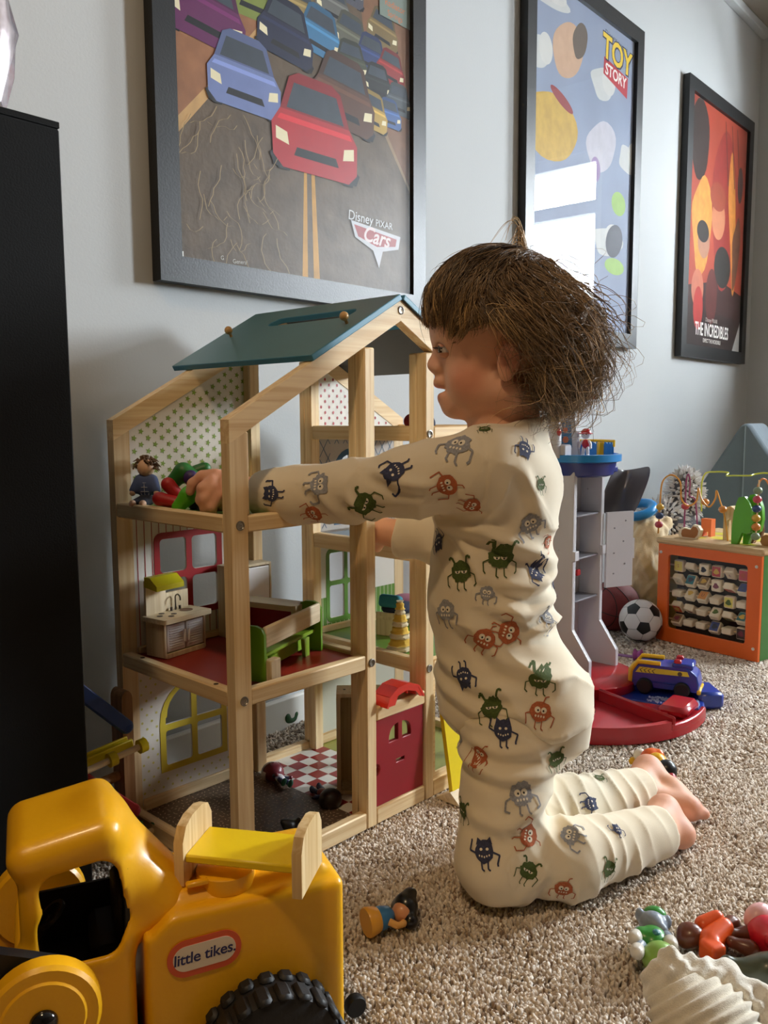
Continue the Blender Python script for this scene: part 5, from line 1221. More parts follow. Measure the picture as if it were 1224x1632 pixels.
def oranb(t, L, z):
    og = cyl_('o', (232, 88, 24)); br = cyl_('br', (104, 52, 30))
    soft('vest', [cap((.016, -.004, .016), (.040, .002, .022), .013, .011, .006), rbox((.008, -.016, .014), (.020, .022, .022), .004, .004)], .0018, og, t)
    soft('pack', [cap((.040, .012, .028), (.024, .014, .022), .008, .010)], .0018, og, t)
    soft('head', [ell((.006, .010, .017), (.013, .012, .011), .004), cap((.002, .018, .018), (-.006, .012, .012), .007, .006)], .0018, br, t)
    for x, y, dx, dy in ((.046, -.006, .018, -.002), (.046, .008, .018, .006), (.034, -.016, .014, -.012), (.030, .016, .010, .012)): soft('leg', [cap((x, y, .018), (x+dx, y+dy, .014), .0062, .0058), cap((x+dx, y+dy, .014), (x+dx+.004, y+dy, .009), .0066, .0068)], .0018, br, t)
lying('orange_toy_animal', 'brown toy animal in an orange vest lying between grey toy and red toy', 'toy animal', (1108, 1508), (1168, 1490), .012, oranb)
k = thing('red_toy_cap', 'red and pink toy figure at the right edge of the carpet', 'toy', G(1222, 1522), .4)
soft('red_body', [ell((.004, 0, .020), (.020, .026, .020), .006), cap((0, -.016, .026), (-.012, -.020, .030), .010, .008)], .002, cyl_('r', (200, 24, 44)), k); soft('pink_head', [ell((.012, .022, .026), (.019, .014, .017), .006)], .002, cyl_('p', (232, 176, 176)), k)
k = thing('olive_toy_dinosaur', 'dark olive green plastic toy behind the ribbed plush at right edge', 'toy', G(1216, 1590), .2)
soft('body', [ell((.006, 0, .022), (.030, .022, .022), .008), cap((-.018, .010, .022), (-.030, .016, .030), .012, .008), cap((.0, -.006, .036), (.026, -.002, .040), .008, .006)], .002, cyl_('ol', (62, 66, 46)), k)
k = soft('grey_toy_tail', [cap((0, 0, .008), (.022, -.012, .008), .007, .004), cap((0, 0, .008), (-.012, .010, .012), .007, .003)], .002, cyl_('gd', (88, 92, 98))); k.location = Vector(G(1158, 1562)); tag(k, 'small dark grey toy piece between orange toy and ribbed plush', 'toy')
# ribbed white plush in the near right corner
wp = thing('ribbed_plush', 'cream ribbed chenille plush toy lying in the near right corner', 'plush toy', G(1112, 1622, .03)*np.array([1, 1, 0]), .55)
ch = pm('chenille', (226, 218, 200), .95, .04, 200, .5, 900, sheen=.4)
V, F = sdf([ell((-.006, -.012, .034), (.046, .050, .036), .02)], .0022); V = relax(V, F, 2); N = vnormals(V, F)
V = V+N*(.0026*np.sin((V[:, 1]*.85+V[:, 2]*.75)*2*PI/.0105+.4*np.sin(V[:, 0]*50)))[:, None]; nmesh('body', V, F, ch, wp)
V, F = sdf([cap((.0, .028, .058), (.036, -.004, .046), .020, .019, .015), cap((.036, -.004, .046), (.056, -.040, .034), .019, .018, .015), cap((-.004, .032, .04), (.04, .0, .02), .02, .02, .02), cap((.04, 0, .02), (.056, -.05, .02), .02, .02, .02)], .002); V = relax(V, F, 2); N = vnormals(V, F)
V = V+N*(.0030*wave(V, 5, 55, 8))[:, None]; nmesh('fleece_mane', V, F, pm('fleece', (232, 226, 212), .95, .04, 200, .6, 600, sheen=.5), wp)
soft('ear', [ell((-.052, -.006, .030), (.010, .013, .017), .006)], .002, ch, wp)
k = thing('black_toy_disc', 'small black round toy piece on the carpet beside the loader rear tyre', 'toy piece', G(566, 1618)+np.array([0, 0, .0105]), .5)
M().lathe([(.004, -.005), (.0095, -.005), (.0105, -.003), (.0105, .003), (.0095, .005), (.004, .005)], (0, 0, 0), (0, 1, 0), 24).build('rim', blk, k); M().lathe([(.001, -.004), (.0045, -.004), (.0045, .004), (.001, .004)], (0, 0, 0), (0, 1, 0), 16).build('hub', cyl_('bl', (70, 110, 170)), k)
# orange and yellow figure behind the foot
def fire(t, L, z):
    M().ball((0, 0, .018), (.011, .011, .012)).build('white_head', cyl_('w2', (232, 224, 208)), t); M().lathe([(.006, 0), (.007, .004), (.003, .010)], (-.003, -.008, .010), (-.4, -.8, -.3), 14).build('beak', cyl_('y2', (236, 180, 24)), t)
    soft('body', [ell((.024, .002, .020), (.016, .020, .019), .006), ell((.030, .012, .026), (.010, .009, .012), .003), ell((.020, .014, .024), (.008, .008, .011), .003)], .0018, cyl_('o2', (236, 104, 30)), t)
    soft('yellow_collar', [cap((.042, -.002, .020), (.052, -.003, .018), .018, .016, .005), ell((.044, -.004, .030), (.012, .010, .008), .003)], .0018, cyl_('y2', (236, 180, 24)), t)
    M().ball((.066, -.004, .019), (.0165, .0165, .0175)).build('black_hat', cyl_('bk', (24, 25, 28)), t)
    soft('stripes', [cap((.078, -.008, .014), (.090, -.010, .010), .009, .007)], .0018, cyl_('wr', (176, 40, 52)), t); soft('boots', [cap((.074, -.018, .012), (.086, -.018, .010), .008, .007)], .0018, cyl_('bk', (24, 25, 28)), t)
lying('orange_toy_bird', 'orange toy with white head and black hat behind the toddler foot', 'toy', (1020, 1208), (1080, 1240), .014, fire)
# ------------------------------------------------------------------ lookout tower play set (x' out of the wall, y' along it)
TW = Vector((.384, 1.72, 0)); TWR = math.atan2(wn[1], wn[0])
gy = pm('tower_grey', (184, 182, 186), .38, .02, 12, spec=.5); gyd = pm('tower_grey_dark', (116, 114, 120), .45); tred = pm('tower_red', (176, 22, 34), .28, coat=.3); tblu = pm('tower_blue', (30, 60, 160), .28, coat=.3); tnav = pm('tower_navy', (26, 40, 118), .3, coat=.2); tcy = pm('tower_sky', (36, 128, 196), .3, coat=.2); tyl = pm('tower_yellow', (236, 190, 36), .3); tpur = pm('tower_purple', (140, 96, 150), .35)
tw_ = thing('lookout_tower', 'tall grey plastic toy tower with blue deck and red base behind the toddler', 'toy tower', TW, TWR)
def tl(P_): d = np.array(P_)-np.array(TW); return np.array([d@wn, d@wd, d[2]])
PF = lambda y: ((0, y, 0), (1, 0, 0), (0, 0, 1), (0, 1, 0))
for y in (0.0, .122):
    m = M().plate([(-.055, .03), (.045, .03), (.045, .075), (.004, .135), (.004, .465), (-.055, .465)], .014, (), PF(y)); o = m.build('side_panel', gy, tw_); b = o.modifiers.new('round', 'BEVEL'); b.width = .002; b.segments = 2; b.limit_method = 'ANGLE'
    m = M()
    for z in (.18, .30, .42): m.box((-.03, y-.0008, z), (.003, .003, .003))
    m.box((.006, y+.007, .29), (.008, .018, .02), .001); m.build('hinge_lug', gy, o)
M().box((-.05, .068, .25), (.010, .108, .43), .001).build('back_panel', gy, tw_)
for z in (.19, .28, .37): M().box((-.024, .068, z), (.046, .108, .004), .001).build('shelf', gyd, tw_)
M().box((-.02, .068, .245), (.006, .016, .014), .002).build('lift_peg', tred, tw_)
c0 = (-.022, .068)
m = M().lathe([(.06, .452), (.070, .456), (.076, .478), (.076, .484)], (c0[0], c0[1], 0), n=48); m.build('deck_underside', tnav, tw_)
m = M().lathe([(.078, .482), (.086, .484), (.086, .498), (.080, .499), (.079, .492), (.001, .492)], (c0[0], c0[1], 0), n=56); m.build('deck', tcy, tw_)
M().box((.012, .150, .463), (.02, .02, .012), .002).build('deck_bracket', tnav, tw_)
# rail at the back right
P_ = [(c0[0]+.074*math.cos(a), c0[1]+.074*math.sin(a)) for a in np.linspace(.80, 2.75, 14)]
m = M()
for a, b in zip(P_[:-1], P_[1:]): m.plate([(0, 0), (1, 0), (1, .030), (0, .024)], .003, (), ((a[0], a[1], .4925), (b[0]-a[0], b[1]-a[1], 0), (0, 0, 1), (b[1]-a[1], a[0]-b[0], 0) if False else tuple(Vector((a[1]-b[1], b[0]-a[0], 0)).normalized())))
rl = m.build('rail_panel', pm('rail_blue', (30, 120, 200), .3), tw_)
m = M().tube([(p[0], p[1], .524) for p in P_], .003, 8)
for p in P_[::4]: m.tube([(p[0], p[1], .512), (p[0], p[1], .524)], .0026, 6)
m.box((P_[4][0]*.98, P_[4][1]*.985, .506), (.014, .016, .03), .002, Matrix.Rotation(.8, 3, 'Z')); m.build('rail_bar', tyl, rl)
# console, screen tower, periscope
M().box((-.036, .000, .506), (.05, .03, .026), .003).build('console', gy, tw_)
M().plate([(-.064, .492), (-.010, .492), (-.022, .60), (-.056, .60)], .012, (), PF(.040)).build('screen_back', gy, tw_)
m = M().plate([(-.054, .512), (-.024, .512), (-.028, .566), (-.051, .566)], .001, (), PF(.0388)); s_ = m.build('screen', pm('screen_blue', (60, 110, 150), .25, .25, 90), tw_)
M().plate(circ((-.039, .528), .007, 14), .0004, (), PF(.0383)).plate(circ((-.040, .548), .006, 14), .0004, (), PF(.0383)).build('screen_print', pm('screen_orange', (190, 96, 60), .3), s_)
m = M().lathe([(.014, .492), (.0135, .56), (.011, .566)], (-.034, -.016, 0), n=28); m.build('periscope_post', gy, tw_); M().lathe([(.013, .566), (.012, .582), (.007, .586)], (-.034, -.016, 0), n=24).build('post_cap', pm('post_cap_olive', (170, 160, 100), .4, .2, 120), tw_)
M().ball((-.022, -.020, .545), (.005, .006, .008), nu=14, nv=10).build('red_button', tred, tw_)
m = M().tube([(-.044, .02, .57), (-.044, .025, .60), (-.034, .03, .612), (-.004, .045, .616)], [.010, .010, .010, .009], 14); m.build('periscope', gy, tw_)
M().box((.010, .052, .6155), (.022, .014, .010), .002, Matrix.Rotation(.5, 3, 'Z')).build('periscope_tip', tred, tw_)
# swing door
fo = M().plate([(0, 0), (.072, 0), (.072, .06), (.076, .06), (.076, .105), (.072, .105), (.072, .165), (0, .165)], .006, (), ((.006, .138, .205), (.42, .907, 0), (0, 0, 1), (.907, -.42, 0))).build('swing_door', gy, tw_)
m = M()
for x, z in ((.02, .03), (.02, .075), (.02, .13), (.05, .05), (.045, .10), (.05, .145)): m.lathe([(.0018, 0), (.0018, .0012)], tuple(Vector((.006, .138, .205))+Vector((.42, .907, 0))*x+Vector((0, 0, z))+Vector((.907, -.42, 0))*.006), (.907, -.42, 0), 8)
m.build('door_pins', gyd, fo)
# grey chute: lofted trough
rows = [((953, 812), (1008, 822), .006), ((957, 797), (1018, 808), .014), ((963, 778), (1026, 788), .018), ((972, 758), (1036, 765), .022), ((978, 743), (1040, 741), .024)]
V = []; F = []; nn = 9; org = np.array([0, 1.86, 0])
for (pa, pb, dp) in rows:
    a = tl(PL(*pa, org, (0, 1, 0))); b = tl(PL(*pb, org, (0, 1, 0)))
    for i in range(nn): t = i/(nn-1); q = a+(b-a)*t; q = q+tl(np.array(TW)+np.array([0, 1, 0]))*(dp*2.2*math.sin(PI*t))+np.array([0, 0, -.012*math.sin(PI*t)]); V.append(q)
for r in range(len(rows)-1):
    for i in range(nn-1): F.append((r*nn+i, r*nn+i+1, (r+1)*nn+i+1, (r+1)*nn+i))
o = M().add(V, F, True).build('chute', pm('chute_grey', (92, 90, 94), .25, .03, 20, spec=.6), tw_); sd = o.modifiers.new('thick', 'SOLIDIFY'); sd.thickness = .004
su = o.modifiers.new('sub', 'SUBSURF'); su.levels = su.render_levels = 2
# base: sectors round the tower
bc = tl(np.array([.40, 1.675, 0])); bang = lambda px, py: math.atan2(*(tl(G(px, py))-bc)[[1, 0]])
def sector(name, a0, a1, r0, r1, z0, z1, mat, n=26, parent=None):
    P_ = [(bc[0]+r1*math.cos(a), bc[1]+r1*math.sin(a)) for a in np.linspace(a0, a1, n)]+([(bc[0], bc[1])] if r0 == 0 else [(bc[0]+r0*math.cos(a), bc[1]+r0*math.sin(a)) for a in np.linspace(a1, a0, n)])
    o = M().plate(P_, z1-z0, (), ((0, 0, z0), (1, 0, 0), (0, 1, 0), (0, 0, 1))).build(name, mat, parent or tw_); b = o.modifiers.new('round', 'BEVEL'); b.width = .004; b.segments = 3; b.limit_method = 'ANGLE'; return o
# angles in tower frame: world direction angle minus TWR
wa = lambda deg: math.radians(deg)-TWR
R0 = .240
sector('red_base', wa(-200), wa(-28), 0, R0, 0, .016, tred)
sector('red_rim', wa(-130), wa(-62), R0-.012, R0, .012, .032, tred); sector('red_rim', wa(-62), wa(-28), R0-.010, R0, .012, .026, tred)
sector('blue_base', wa(-28), wa(28), 0, R0-.004, 0, .018, tblu); sector('purple_base', wa(28), wa(75), 0, R0-.02, 0, .016, tpur)
rb = Matrix.Rotation(-TWR, 3, 'Z')
def bbox_(name, w, h, z, rot, mat, b=.004):
    p = tl(np.array([w[0], w[1], 0])); return M().box((p[0], p[1], z), h, b, Matrix.Rotation(math.radians(rot)-TWR, 3, 'Z')).build(name, mat, tw_)
d_ = lambda r, a: (.40+r*math.cos(math.radians(a)), 1.675+r*math.sin(math.radians(a)))
bbox_('red_wall', d_(.145, -60), (.19, .007, .026), .027, -60, tred); bbox_('red_wall', d_(.195, -36), (.055, .085, .022), .026, -36, tred, .008)
p = tl(np.array(d_(.185, -52)+(0,))); M().lathe([(.013, .016), (.013, .026), (.007, .026), (.006, .020)], (p[0], p[1], 0), n=24).build('red_socket', tred, tw_)
bbox_('blue_tab', d_(.245, -5), (.05, .075, .034), .017, 0, tblu, .006); bbox_('blue_wall', d_(.15, 5), (.17, .006, .014), .024, 5, tblu)
m = M().lathe([(.001, .016), (.115, .016), (.118, .020), (.118, .036), (.112, .040), (.001, .040)], (tl(np.array([.415, 1.75, 0]))[0], tl(np.array([.415, 1.75, 0]))[1], 0), n=56); m.build('red_plinth', tred, tw_)
# specks on the ramps
rr = random.Random(6); m = M()
for i in range(420):
    blue = i % 2; a = rr.uniform(-27, -14) if blue else rr.uniform(-58, -46); r = rr.uniform(.13, .225) if blue else rr.uniform(.07, .14); q = tl(np.array(d_(r, a)+(0,))); m.mat(blue); e = rr.uniform(.0012, .0024)
    m.lathe([(e, .0155), (e*.8, .0205 if blue else .0185)], (q[0], q[1], 0), n=5)
m.build('speckled_ramp', [pm('speck_pink', (214, 120, 126), .3), pm('speck_white', (190, 204, 232), .3)], tw_)['kind'] = 'stuff'
figure('toy_figure', 'small toy figure with blue top lying in the red tray of the tower base', 'toy figure', np.array(d_(.165, -101)+(.024,)), lay(-.5, -PI/2, .2), (30, 62, 130), (30, 62, 130), SK, (58, 44, 34), None, (226, 160, 90), .8, None, 1.0)
dk = np.array(TW)+wn*(-.022+.020)+wd*(.068-.012)+np.array([0, 0, .4925])
k = figure('toy_figure', 'small white toy figure with red hat and vest on the blue tower deck', 'toy figure', dk, (0, 0, -.5), (186, 28, 44), (226, 222, 224), (222, 220, 224), (186, 24, 40), (226, 222, 224), (226, 222, 224), .88, None, 1.05)
M().lathe([(.0145, .0478), (.0145, .0492), (.009, .050)], (0, 0, 0), n=20).build('hat_brim', cyl_('hr', (186, 24, 40)), k)
# blue rescue truck on the base
va, vb = G(1012, 1098, .02), G(1100, 1110, .02); vd = vb-va; vl = float(np.hypot(vd[0], vd[1]))
vh = thing('toy_rescue_truck', 'blue toy truck with yellow rails parked on the tower base', 'toy truck', (va[0], va[1], .019), math.atan2(vd[1], vd[0]))
L = .135
o = M().plate([(.004, .012), (.004, .040), (.016, .058), (.112, .060), (.130, .046), (.134, .030), (.134, .012), (.118, .012), (.112, .024), (.094, .024), (.088, .012), (.046, .012), (.040, .024), (.022, .024), (.016, .012)], .056, (), ((-.010, -.012, 0), (1, 0, 0), (0, 0, 1), (0, 1, 0))).build('body', tblu, vh); b = o.modifiers.new('round', 'BEVEL'); b.width = .003; b.segments = 3; b.limit_method = 'ANGLE'
M().box((.092, .016, .061), (.040, .050, .012), .003).build('roof_block', tblu, vh)
for y in (-.009, .041): M().tube([(-.008, y, .018), (-.006, y, .045), (.006, y, .062), (.05, y, .063)], .0045, 10).build('yellow_rail', tyl, vh)
M().box((-.008, .016, .030), (.010, .054, .036), .003).build('yellow_front', tyl, vh); M().box((.124, .016, .014), (.008, .058, .010), .002).build('yellow_bumper', tyl, vh)
for y in (.000, .032): M().box((.082, y, .069), (.014, .014, .008), .002).build('red_light', tred, vh)
m = M().plate([(.012, .041), (.02, .053), (.112, .053), (.116, .044)], .0006, (), ((-.010, -.0122, 0), (1, 0, 0), (0, 0, 1), (0, -1, 0))); m.mat(1)
for i in range(4): m.plate([(.020+i*.008, .0475), (.026+i*.008, .0515), (.028+i*.008, .0515), (.022+i*.008, .0475), (.026+i*.008, .0425), (.024+i*.008, .0425)], .0004, (), ((-.010, -.0128, 0), (1, 0, 0), (0, 0, 1), (0, -1, 0)))
m.plate([(.098+.0045*math.cos(a), .0475+.0045*math.sin(a)) for a in np.linspace(0, 2*PI, 14)[:-1]], .0004, (), ((-.010, -.0128, 0), (1, 0, 0), (0, 0, 1), (0, -1, 0)))
m.build('stripe_sticker', [pm('sticker_yellow', (214, 206, 70), .35), pm('sticker_dark', (70, 74, 60), .4)], vh)
for x in (.021, .093):
    for y in (-.013, .045): M().lathe([(.005, -.008), (.013, -.008), (.0155, -.005), (.0155, .005), (.013, .008), (.005, .008)], (x, y, .0155), (0, 1, 0), 26).build('wheel', blk, vh)
k = thing('purple_toy_wand', 'purple toy wand lying on carpet behind the tower base', 'toy', G(1008, 1052)+np.array([0, 0, .0]), 2.6)
M().tube([(0, 0, .008), (.05, .0, .008), (.09, .004, .007)], .0035, 8).build('stick', tpur, k); M().lathe([(.004, 0), (.015, .004), (.009, .012), (.015, .020), (.004, .026)], (0, 0, .014), (-1, 0, .0), 12).build('knob', pm('wand_pink', (150, 70, 140), .35), k)
# ------------------------------------------------------------------ balls
def on(p, z): return (p[0], p[1], z)
r = .068; bp = G(990, 1012); bk = thing('basketball', 'small red brown basketball behind the football', 'ball', on(bp+np.array([-.005, .055, 0]), r), .5)
M().ball((0, 0, 0), r, None, 40, 26).build('skin', pm('basketball_leather', (122, 40, 40), .55, .05, 60, .5, 700), bk)
m = M()
for R in (Matrix.Rotation(.3, 3, 'X'), Matrix.Rotation(1.75, 3, 'X'), Matrix.Rotation(1.2, 3, 'Y')): m.tube([R @ Vector((r*1.001*math.cos(a), r*1.001*math.sin(a), 0)) for a in np.linspace(0, 2*PI, 60, endpoint=False)], .0011, 6, closed=True)
for s in (-1, 1): m.tube([Vector((s*r*.62, r*.785*math.cos(a), r*.785*math.sin(a))) for a in np.linspace(0, 2*PI, 50, endpoint=False)], .0011, 6, closed=True)
m.build('seam', pm('seam_black', (24, 18, 18), .6), bk)
r = .054; sp_ = G(1018, 1026); sc_ = thing('football', 'white football with black pentagons in front of the orange cube', 'ball', on(sp_+np.array([.012, .030, 0]), r), .2, None, (.35, .25, .5))
M().ball((0, 0, 0), r, None, 44, 28).build('skin', pm('football_white', (226, 222, 220), .4), sc_)
ph = (1+5**.5)/2; ic = [Vector(v).normalized() for v in [(0, s, t*ph) for s in (-1, 1) for t in (-1, 1)]+[(s, t*ph, 0) for s in (-1, 1) for t in (-1, 1)]+[(t*ph, 0, s) for s in (-1, 1) for t in (-1, 1)]]
ms = M()
for v in ic:
    nb = sorted(ic, key=lambda q: -v.dot(q))[1:6]; vt = [(v*2+q).normalized() for q in nb]; a_ = vt[0]-v*v.dot(vt[0]); a_.normalize(); b_ = v.cross(a_); vt.sort(key=lambda q: math.atan2(q.dot(b_), q.dot(a_)))
    m = M(); V = [v*r*1.004]
    for k2 in (1, 2, 3):
        for i in range(5):
            for t in (0, .34, .67): q = vt[i].lerp(vt[(i+1) % 5], t); V.append((v.lerp(q, k2/3)).normalized()*r*1.004)
    F = [(0, 1+i, 1+(i+1) % 15) for i in range(15)]
    for k2 in (0, 1): F += [(1+k2*15+i, 1+(k2+1)*15+i, 1+(k2+1)*15+(i+1) % 15, 1+k2*15+(i+1) % 15) for i in range(15)]
    m.add(V, F, True).build('black_pentagon', pm('football_black', (20, 20, 22), .4), sc_, flat=True)
    for q in nb:
        p0, p1 = (v*2+q).normalized(), (q*2+v).normalized()
        if v.x+v.y*1.3+v.z*1.7 < q.x+q.y*1.3+q.z*1.7: ms.tube([(p0.lerp(p1, t)).normalized()*r*1.0005 for t in np.linspace(0, 1, 6)], .0006, 5)
ms.build('seam', pm('seam_grey', (150, 146, 146), .6), sc_)
# ------------------------------------------------------------------ activity cube
ca0, ca1 = G(1045, 1018), G(1207, 1056); cd = ca1-ca0; CW = float(np.hypot(cd[0], cd[1])); cr_ = math.atan2(cd[1], cd[0]); CH = .252
ac = thing('activity_cube', 'orange and green wooden activity cube with bead mazes by the football', 'activity cube', ca0, cr_)
ce = np.array([math.cos(cr_), math.sin(cr_), 0]); cn_ = np.array([-math.sin(cr_), math.cos(cr_), 0])
def cl(px, py, y): P_ = PL(px, py, ca0+cn_*y, cn_)-ca0; return Vector((P_@ce, y, P_[2]))
org_ = pm('cube_orange', (222, 100, 30), .4, .02, 20); grc = pm('cube_green', (60, 116, 52), .4, .03, 20); FF = ((0, 0, 0), (1, 0, 0), (0, 0, 1), (0, 1, 0))
D2 = CW
o = M().plate([(0, 0), (CW, 0), (CW, CH), (0, CH)], .010, [rrect(.030, .036, CW-.034, CH-.026, .008)], FF).build('front_frame', org_, ac); b = o.modifiers.new('round', 'BEVEL'); b.width = .001; b.segments = 2; b.limit_method = 'ANGLE'
M().plate([(.030, .036), (CW-.034, .036), (CW-.034, CH-.026), (.030, CH-.026)], .002, (), ((0, .0045, 0), (1, 0, 0), (0, 0, 1), (0, 1, 0))).build('clear_panel', glass_mat('clear_acrylic'), ac)
for x, z in ((.008, CH-.022), (CW-.012, CH-.026), (CW-.012, .03), (.008, .03)): M().lathe([(.0038, 0), (.0038, .0012), (.002, .0016)], (x, 0, z), (0, -1, 0), 14).build('screw', pm('screw_white', (220, 214, 206), .4), ac)
M().box((CW-.005, D2/2+.005, CH/2), (.010, D2-.010, CH), .001).build('side_panel', grc, ac, 'green side panel'); M().box((.005, D2/2+.005, CH/2), (.010, D2-.010, CH), .001).build('side_panel', pm('cube_side', (190, 160, 60), .4), ac); M().box((CW/2, D2-.005, CH/2), (CW-.02, .010, CH), .001).build('back_panel', grc, ac)
for z, y in ((.20, .06), (.15, .16), (.07, .1), (.05, .2)): M().lathe([(.013, 0), (.013, .003), (.009, .004)], (CW, y, z), (1, 0, 0), 20).build('side_dial', pm('dial_dark', (36, 60, 34), .5), ac)
M().box((CW/2, D2/2, .004), (CW-.02, D2-.02, .008)).build('bottom_board', wood('x'), ac); M().box((CW/2, .075, CH/2), (CW-.02, .004, CH-.01)).build('inner_wall', pm('inner_dark', (46, 34, 28), .8), ac)
M().box((CW/2, D2/2, CH+.008), (CW+.012, D2+.012, .016), .005).build('top_board', wood('x', (214, 184, 140), (188, 154, 108)), ac)
m = M()
for i, (x, y, w_) in enumerate(((.06, .06, .03), (.12, .10, .04), (.20, .05, .03), (.19, .14, .04), (.07, .17, .035))): m.plate([(x+w_*(1+.25*math.sin(a*3+i))*math.cos(a), y+w_*.7*math.sin(a)) for a in np.linspace(0, 2*PI, 22)[:-1]], 0, (), ((0, 0, CH+.0164), (1, 0, 0), (0, 1, 0), (0, 0, 1)))
m.build('top_print', pm('print_lime', (206, 196, 60), .45), ac, flat=True)
tile = M().box((0, 0, 0), (.0265, .017, .030), .0025)
tm = pm('tile_wood', (232, 216, 186), .45, .03, 60); tiles0 = None; pr = random.Random(31)
PAL = [(150, 30, 92), (140, 128, 48), (186, 60, 66), (222, 206, 96), (60, 44, 40), (196, 70, 44), (44, 120, 128), (150, 40, 60), (206, 196, 180), (222, 150, 74), (60, 72, 132), (140, 110, 70), (190, 60, 80), (210, 84, 44), (176, 40, 50), (150, 150, 60)]
letters = {0: 'S', 6: 'C', 14: 'U', 25: 'Z', 11: 'L', 4: 'E'}
ix = 0
for r_i in range(5):
    z = CH-.056-r_i*.0355
    M().cyl((.012, .030, z), (CW-.012, .030, z), .0022, n=8).build('rod', wood('x'), ac)
    for c_i in range(6):
        x = .045+c_i*.0352
        if x > CW-.036: continue
        a = pr.choice([0, 0, .75, -.8, PI/2, PI/2, 1.1, -.6, PI/2+.2, .5])
        if tiles0 is None: tl_o = tile.build('tile', tm, ac); tiles0 = tl_o
        else: tl_o = bpy.data.objects.new('tile', tiles0.data); COL.objects.link(tl_o); tl_o.parent = ac
        tl_o.location = (x, .030, z); tl_o.rotation_euler = (a, 0, 0)
        col = PAL[(ix*5+3) % len(PAL)]; m = M(); q = .0108
        blank = pr.random() < .3
        if not blank: m.plate([(-q, -q*1.1), (q, -q*1.1), (q, q*1.1), (-q, q*1.1)], 0, (), ((0, -.0087, 0), (1, 0, 0), (0, 0, 1), (0, -1, 0)))
        m.mat(1)
        if ix in letters:
            V_, F_ = text_poly(letters[ix], .012); m.add([(v[0], -.0089, v[1]) for v in V_], F_)
        else: m.plate([(q*.65*(1+.3*math.sin(t*3+ix))*math.cos(t), q*.65*math.sin(t)) for t in np.linspace(0, 2*PI, 16)[:-1]], 0, (), ((0, -.0089, 0), (1, 0, 0), (0, 0, 1), (0, -1, 0)))
        m.build('tile_print', [pm('tp_%d_%d_%d' % col, col, .45), pm('tp2_%d' % (ix % 5), [(178, 70, 50), (84, 110, 50), (40, 40, 60), (220, 180, 80), (120, 40, 60)][ix % 5], .45)], tl_o, flat=True); ix += 1
def wire(name, pts, col, r=.0021, ys=None):
    P_ = [cl(p[0], p[1], p[2]) for p in pts]; Pn = []
    for i in range(len(P_)-1):
        p0, p1, p2, p3 = P_[max(i-1, 0)], P_[i], P_[i+1], P_[min(i+2, len(P_)-1)]
        for t in np.linspace(0, 1, 8, endpoint=False): Pn.append(.5*((2*p1)+(p2-p0)*t+(2*p0-5*p1+4*p2-p3)*t*t+(-p0+3*p1-3*p2+p3)*t**3))
    Pn.append(P_[-1]); return M().tube(Pn, r, 8).build('bead_wire', pm('wire_'+name, col, .35), ac, name+' wire')
wire('gold', [(1049, 850, .03), (1052, 800, .03), (1056, 768, .03), (1070, 757, .035), (1084, 768, .05), (1086, 795, .06), (1097, 806, .08), (1110, 798, .08), (1113, 778, .07), (1118, 795, .06), (1130, 808, .06), (1140, 795, .07), (1142, 782, .08), (1148, 800, .07), (1152, 812, .06), (1156, 830, .06), (1160, 862, .05)], (218, 150, 54))
wire('purple', [(1090, 852, .10), (1092, 800, .10), (1094, 765, .10), (1097, 756, .10), (1100, 768, .11), (1099, 790, .14), (1108, 798, .16), (1112, 850, .16)], (146, 66, 110))
wire('lime', [(1118, 815, .12), (1118, 775, .12), (1124, 755, .11), (1140, 752, .10), (1160, 753, .10), (1158, 758, .08), (1170, 758, .08), (1195, 758, .08), (1202, 756, .10), (1220, 754, .12), (1240, 760, .14), (1250, 800, .16), (1254, 862, .18)], (206, 214, 74))
wire('orange', [(1205, 800, .06), (1208, 775, .06), (1216, 763, .07), (1226, 775, .09), (1232, 820, .1), (1236, 870, .1)], (214, 128, 60))
BD = {}
def bead(px, py, y, rad, col, lab):
    p = cl(px, py, y)
    if col not in BD: BD[col] = M().ball((0, 0, 0), (rad, rad, rad*.86), None, 16, 10).build('bead', pm('bead_%d_%d_%d' % col, col, .35, coat=.2), ac, lab); o = BD[col]
    else: o = bpy.data.objects.new('bead', BD[col].data); COL.objects.link(o); o.parent = ac; o['label'] = lab
    o.location = p
for px, py, y, c_, lab in ((1052, 808, .03, (204, 160, 52), 'ochre bead'), (1051, 822, .03, (36, 64, 110), 'blue bead'), (1050, 836, .03, (186, 62, 78), 'red bead'), (1092, 807, .10, (186, 62, 78), 'red bead'), (1124, 800, .11, (206, 128, 50), 'orange bead'), (1152, 812, .06, (206, 128, 50), 'orange bead'),
    (1208, 782, .02, (120, 140, 108), 'grey green bead'), (1207, 796, .02, (186, 62, 78), 'red bead'), (1206, 811, .02, (36, 64, 110), 'blue bead'), (1205, 826, .02, (204, 160, 52), 'ochre bead'), (1205, 840, .02, (206, 128, 50), 'orange bead'), (1204, 855, .02, (120, 140, 108), 'grey green bead')): bead(px, py, y, .0105, c_, lab)
m = M().tube([cl(1210, 765, .02), cl(1204, 864, .02)], .0019, 8); m.build('bead_post', wood('z'), ac)
def standup(name, P_, y, th, mat, lab=None):
    Q_ = [cl(p[0], p[1], y) for p in P_]; return M().plate([(q[0], q[2]) for q in Q_], th, (), ((0, y, 0), (1, 0, 0), (0, 0, 1), (0, 1, 0))).build(name, mat, ac, lab)
z0 = CH+.016
def stand(name, P_, x, y, th, mat, lab=None, par=None): return M().plate([(x+p[0], z0+p[1]) for p in P_], th, (), ((0, y, 0), (1, 0, 0), (0, 0, 1), (0, 1, 0))).build(name, mat, par or ac, lab)
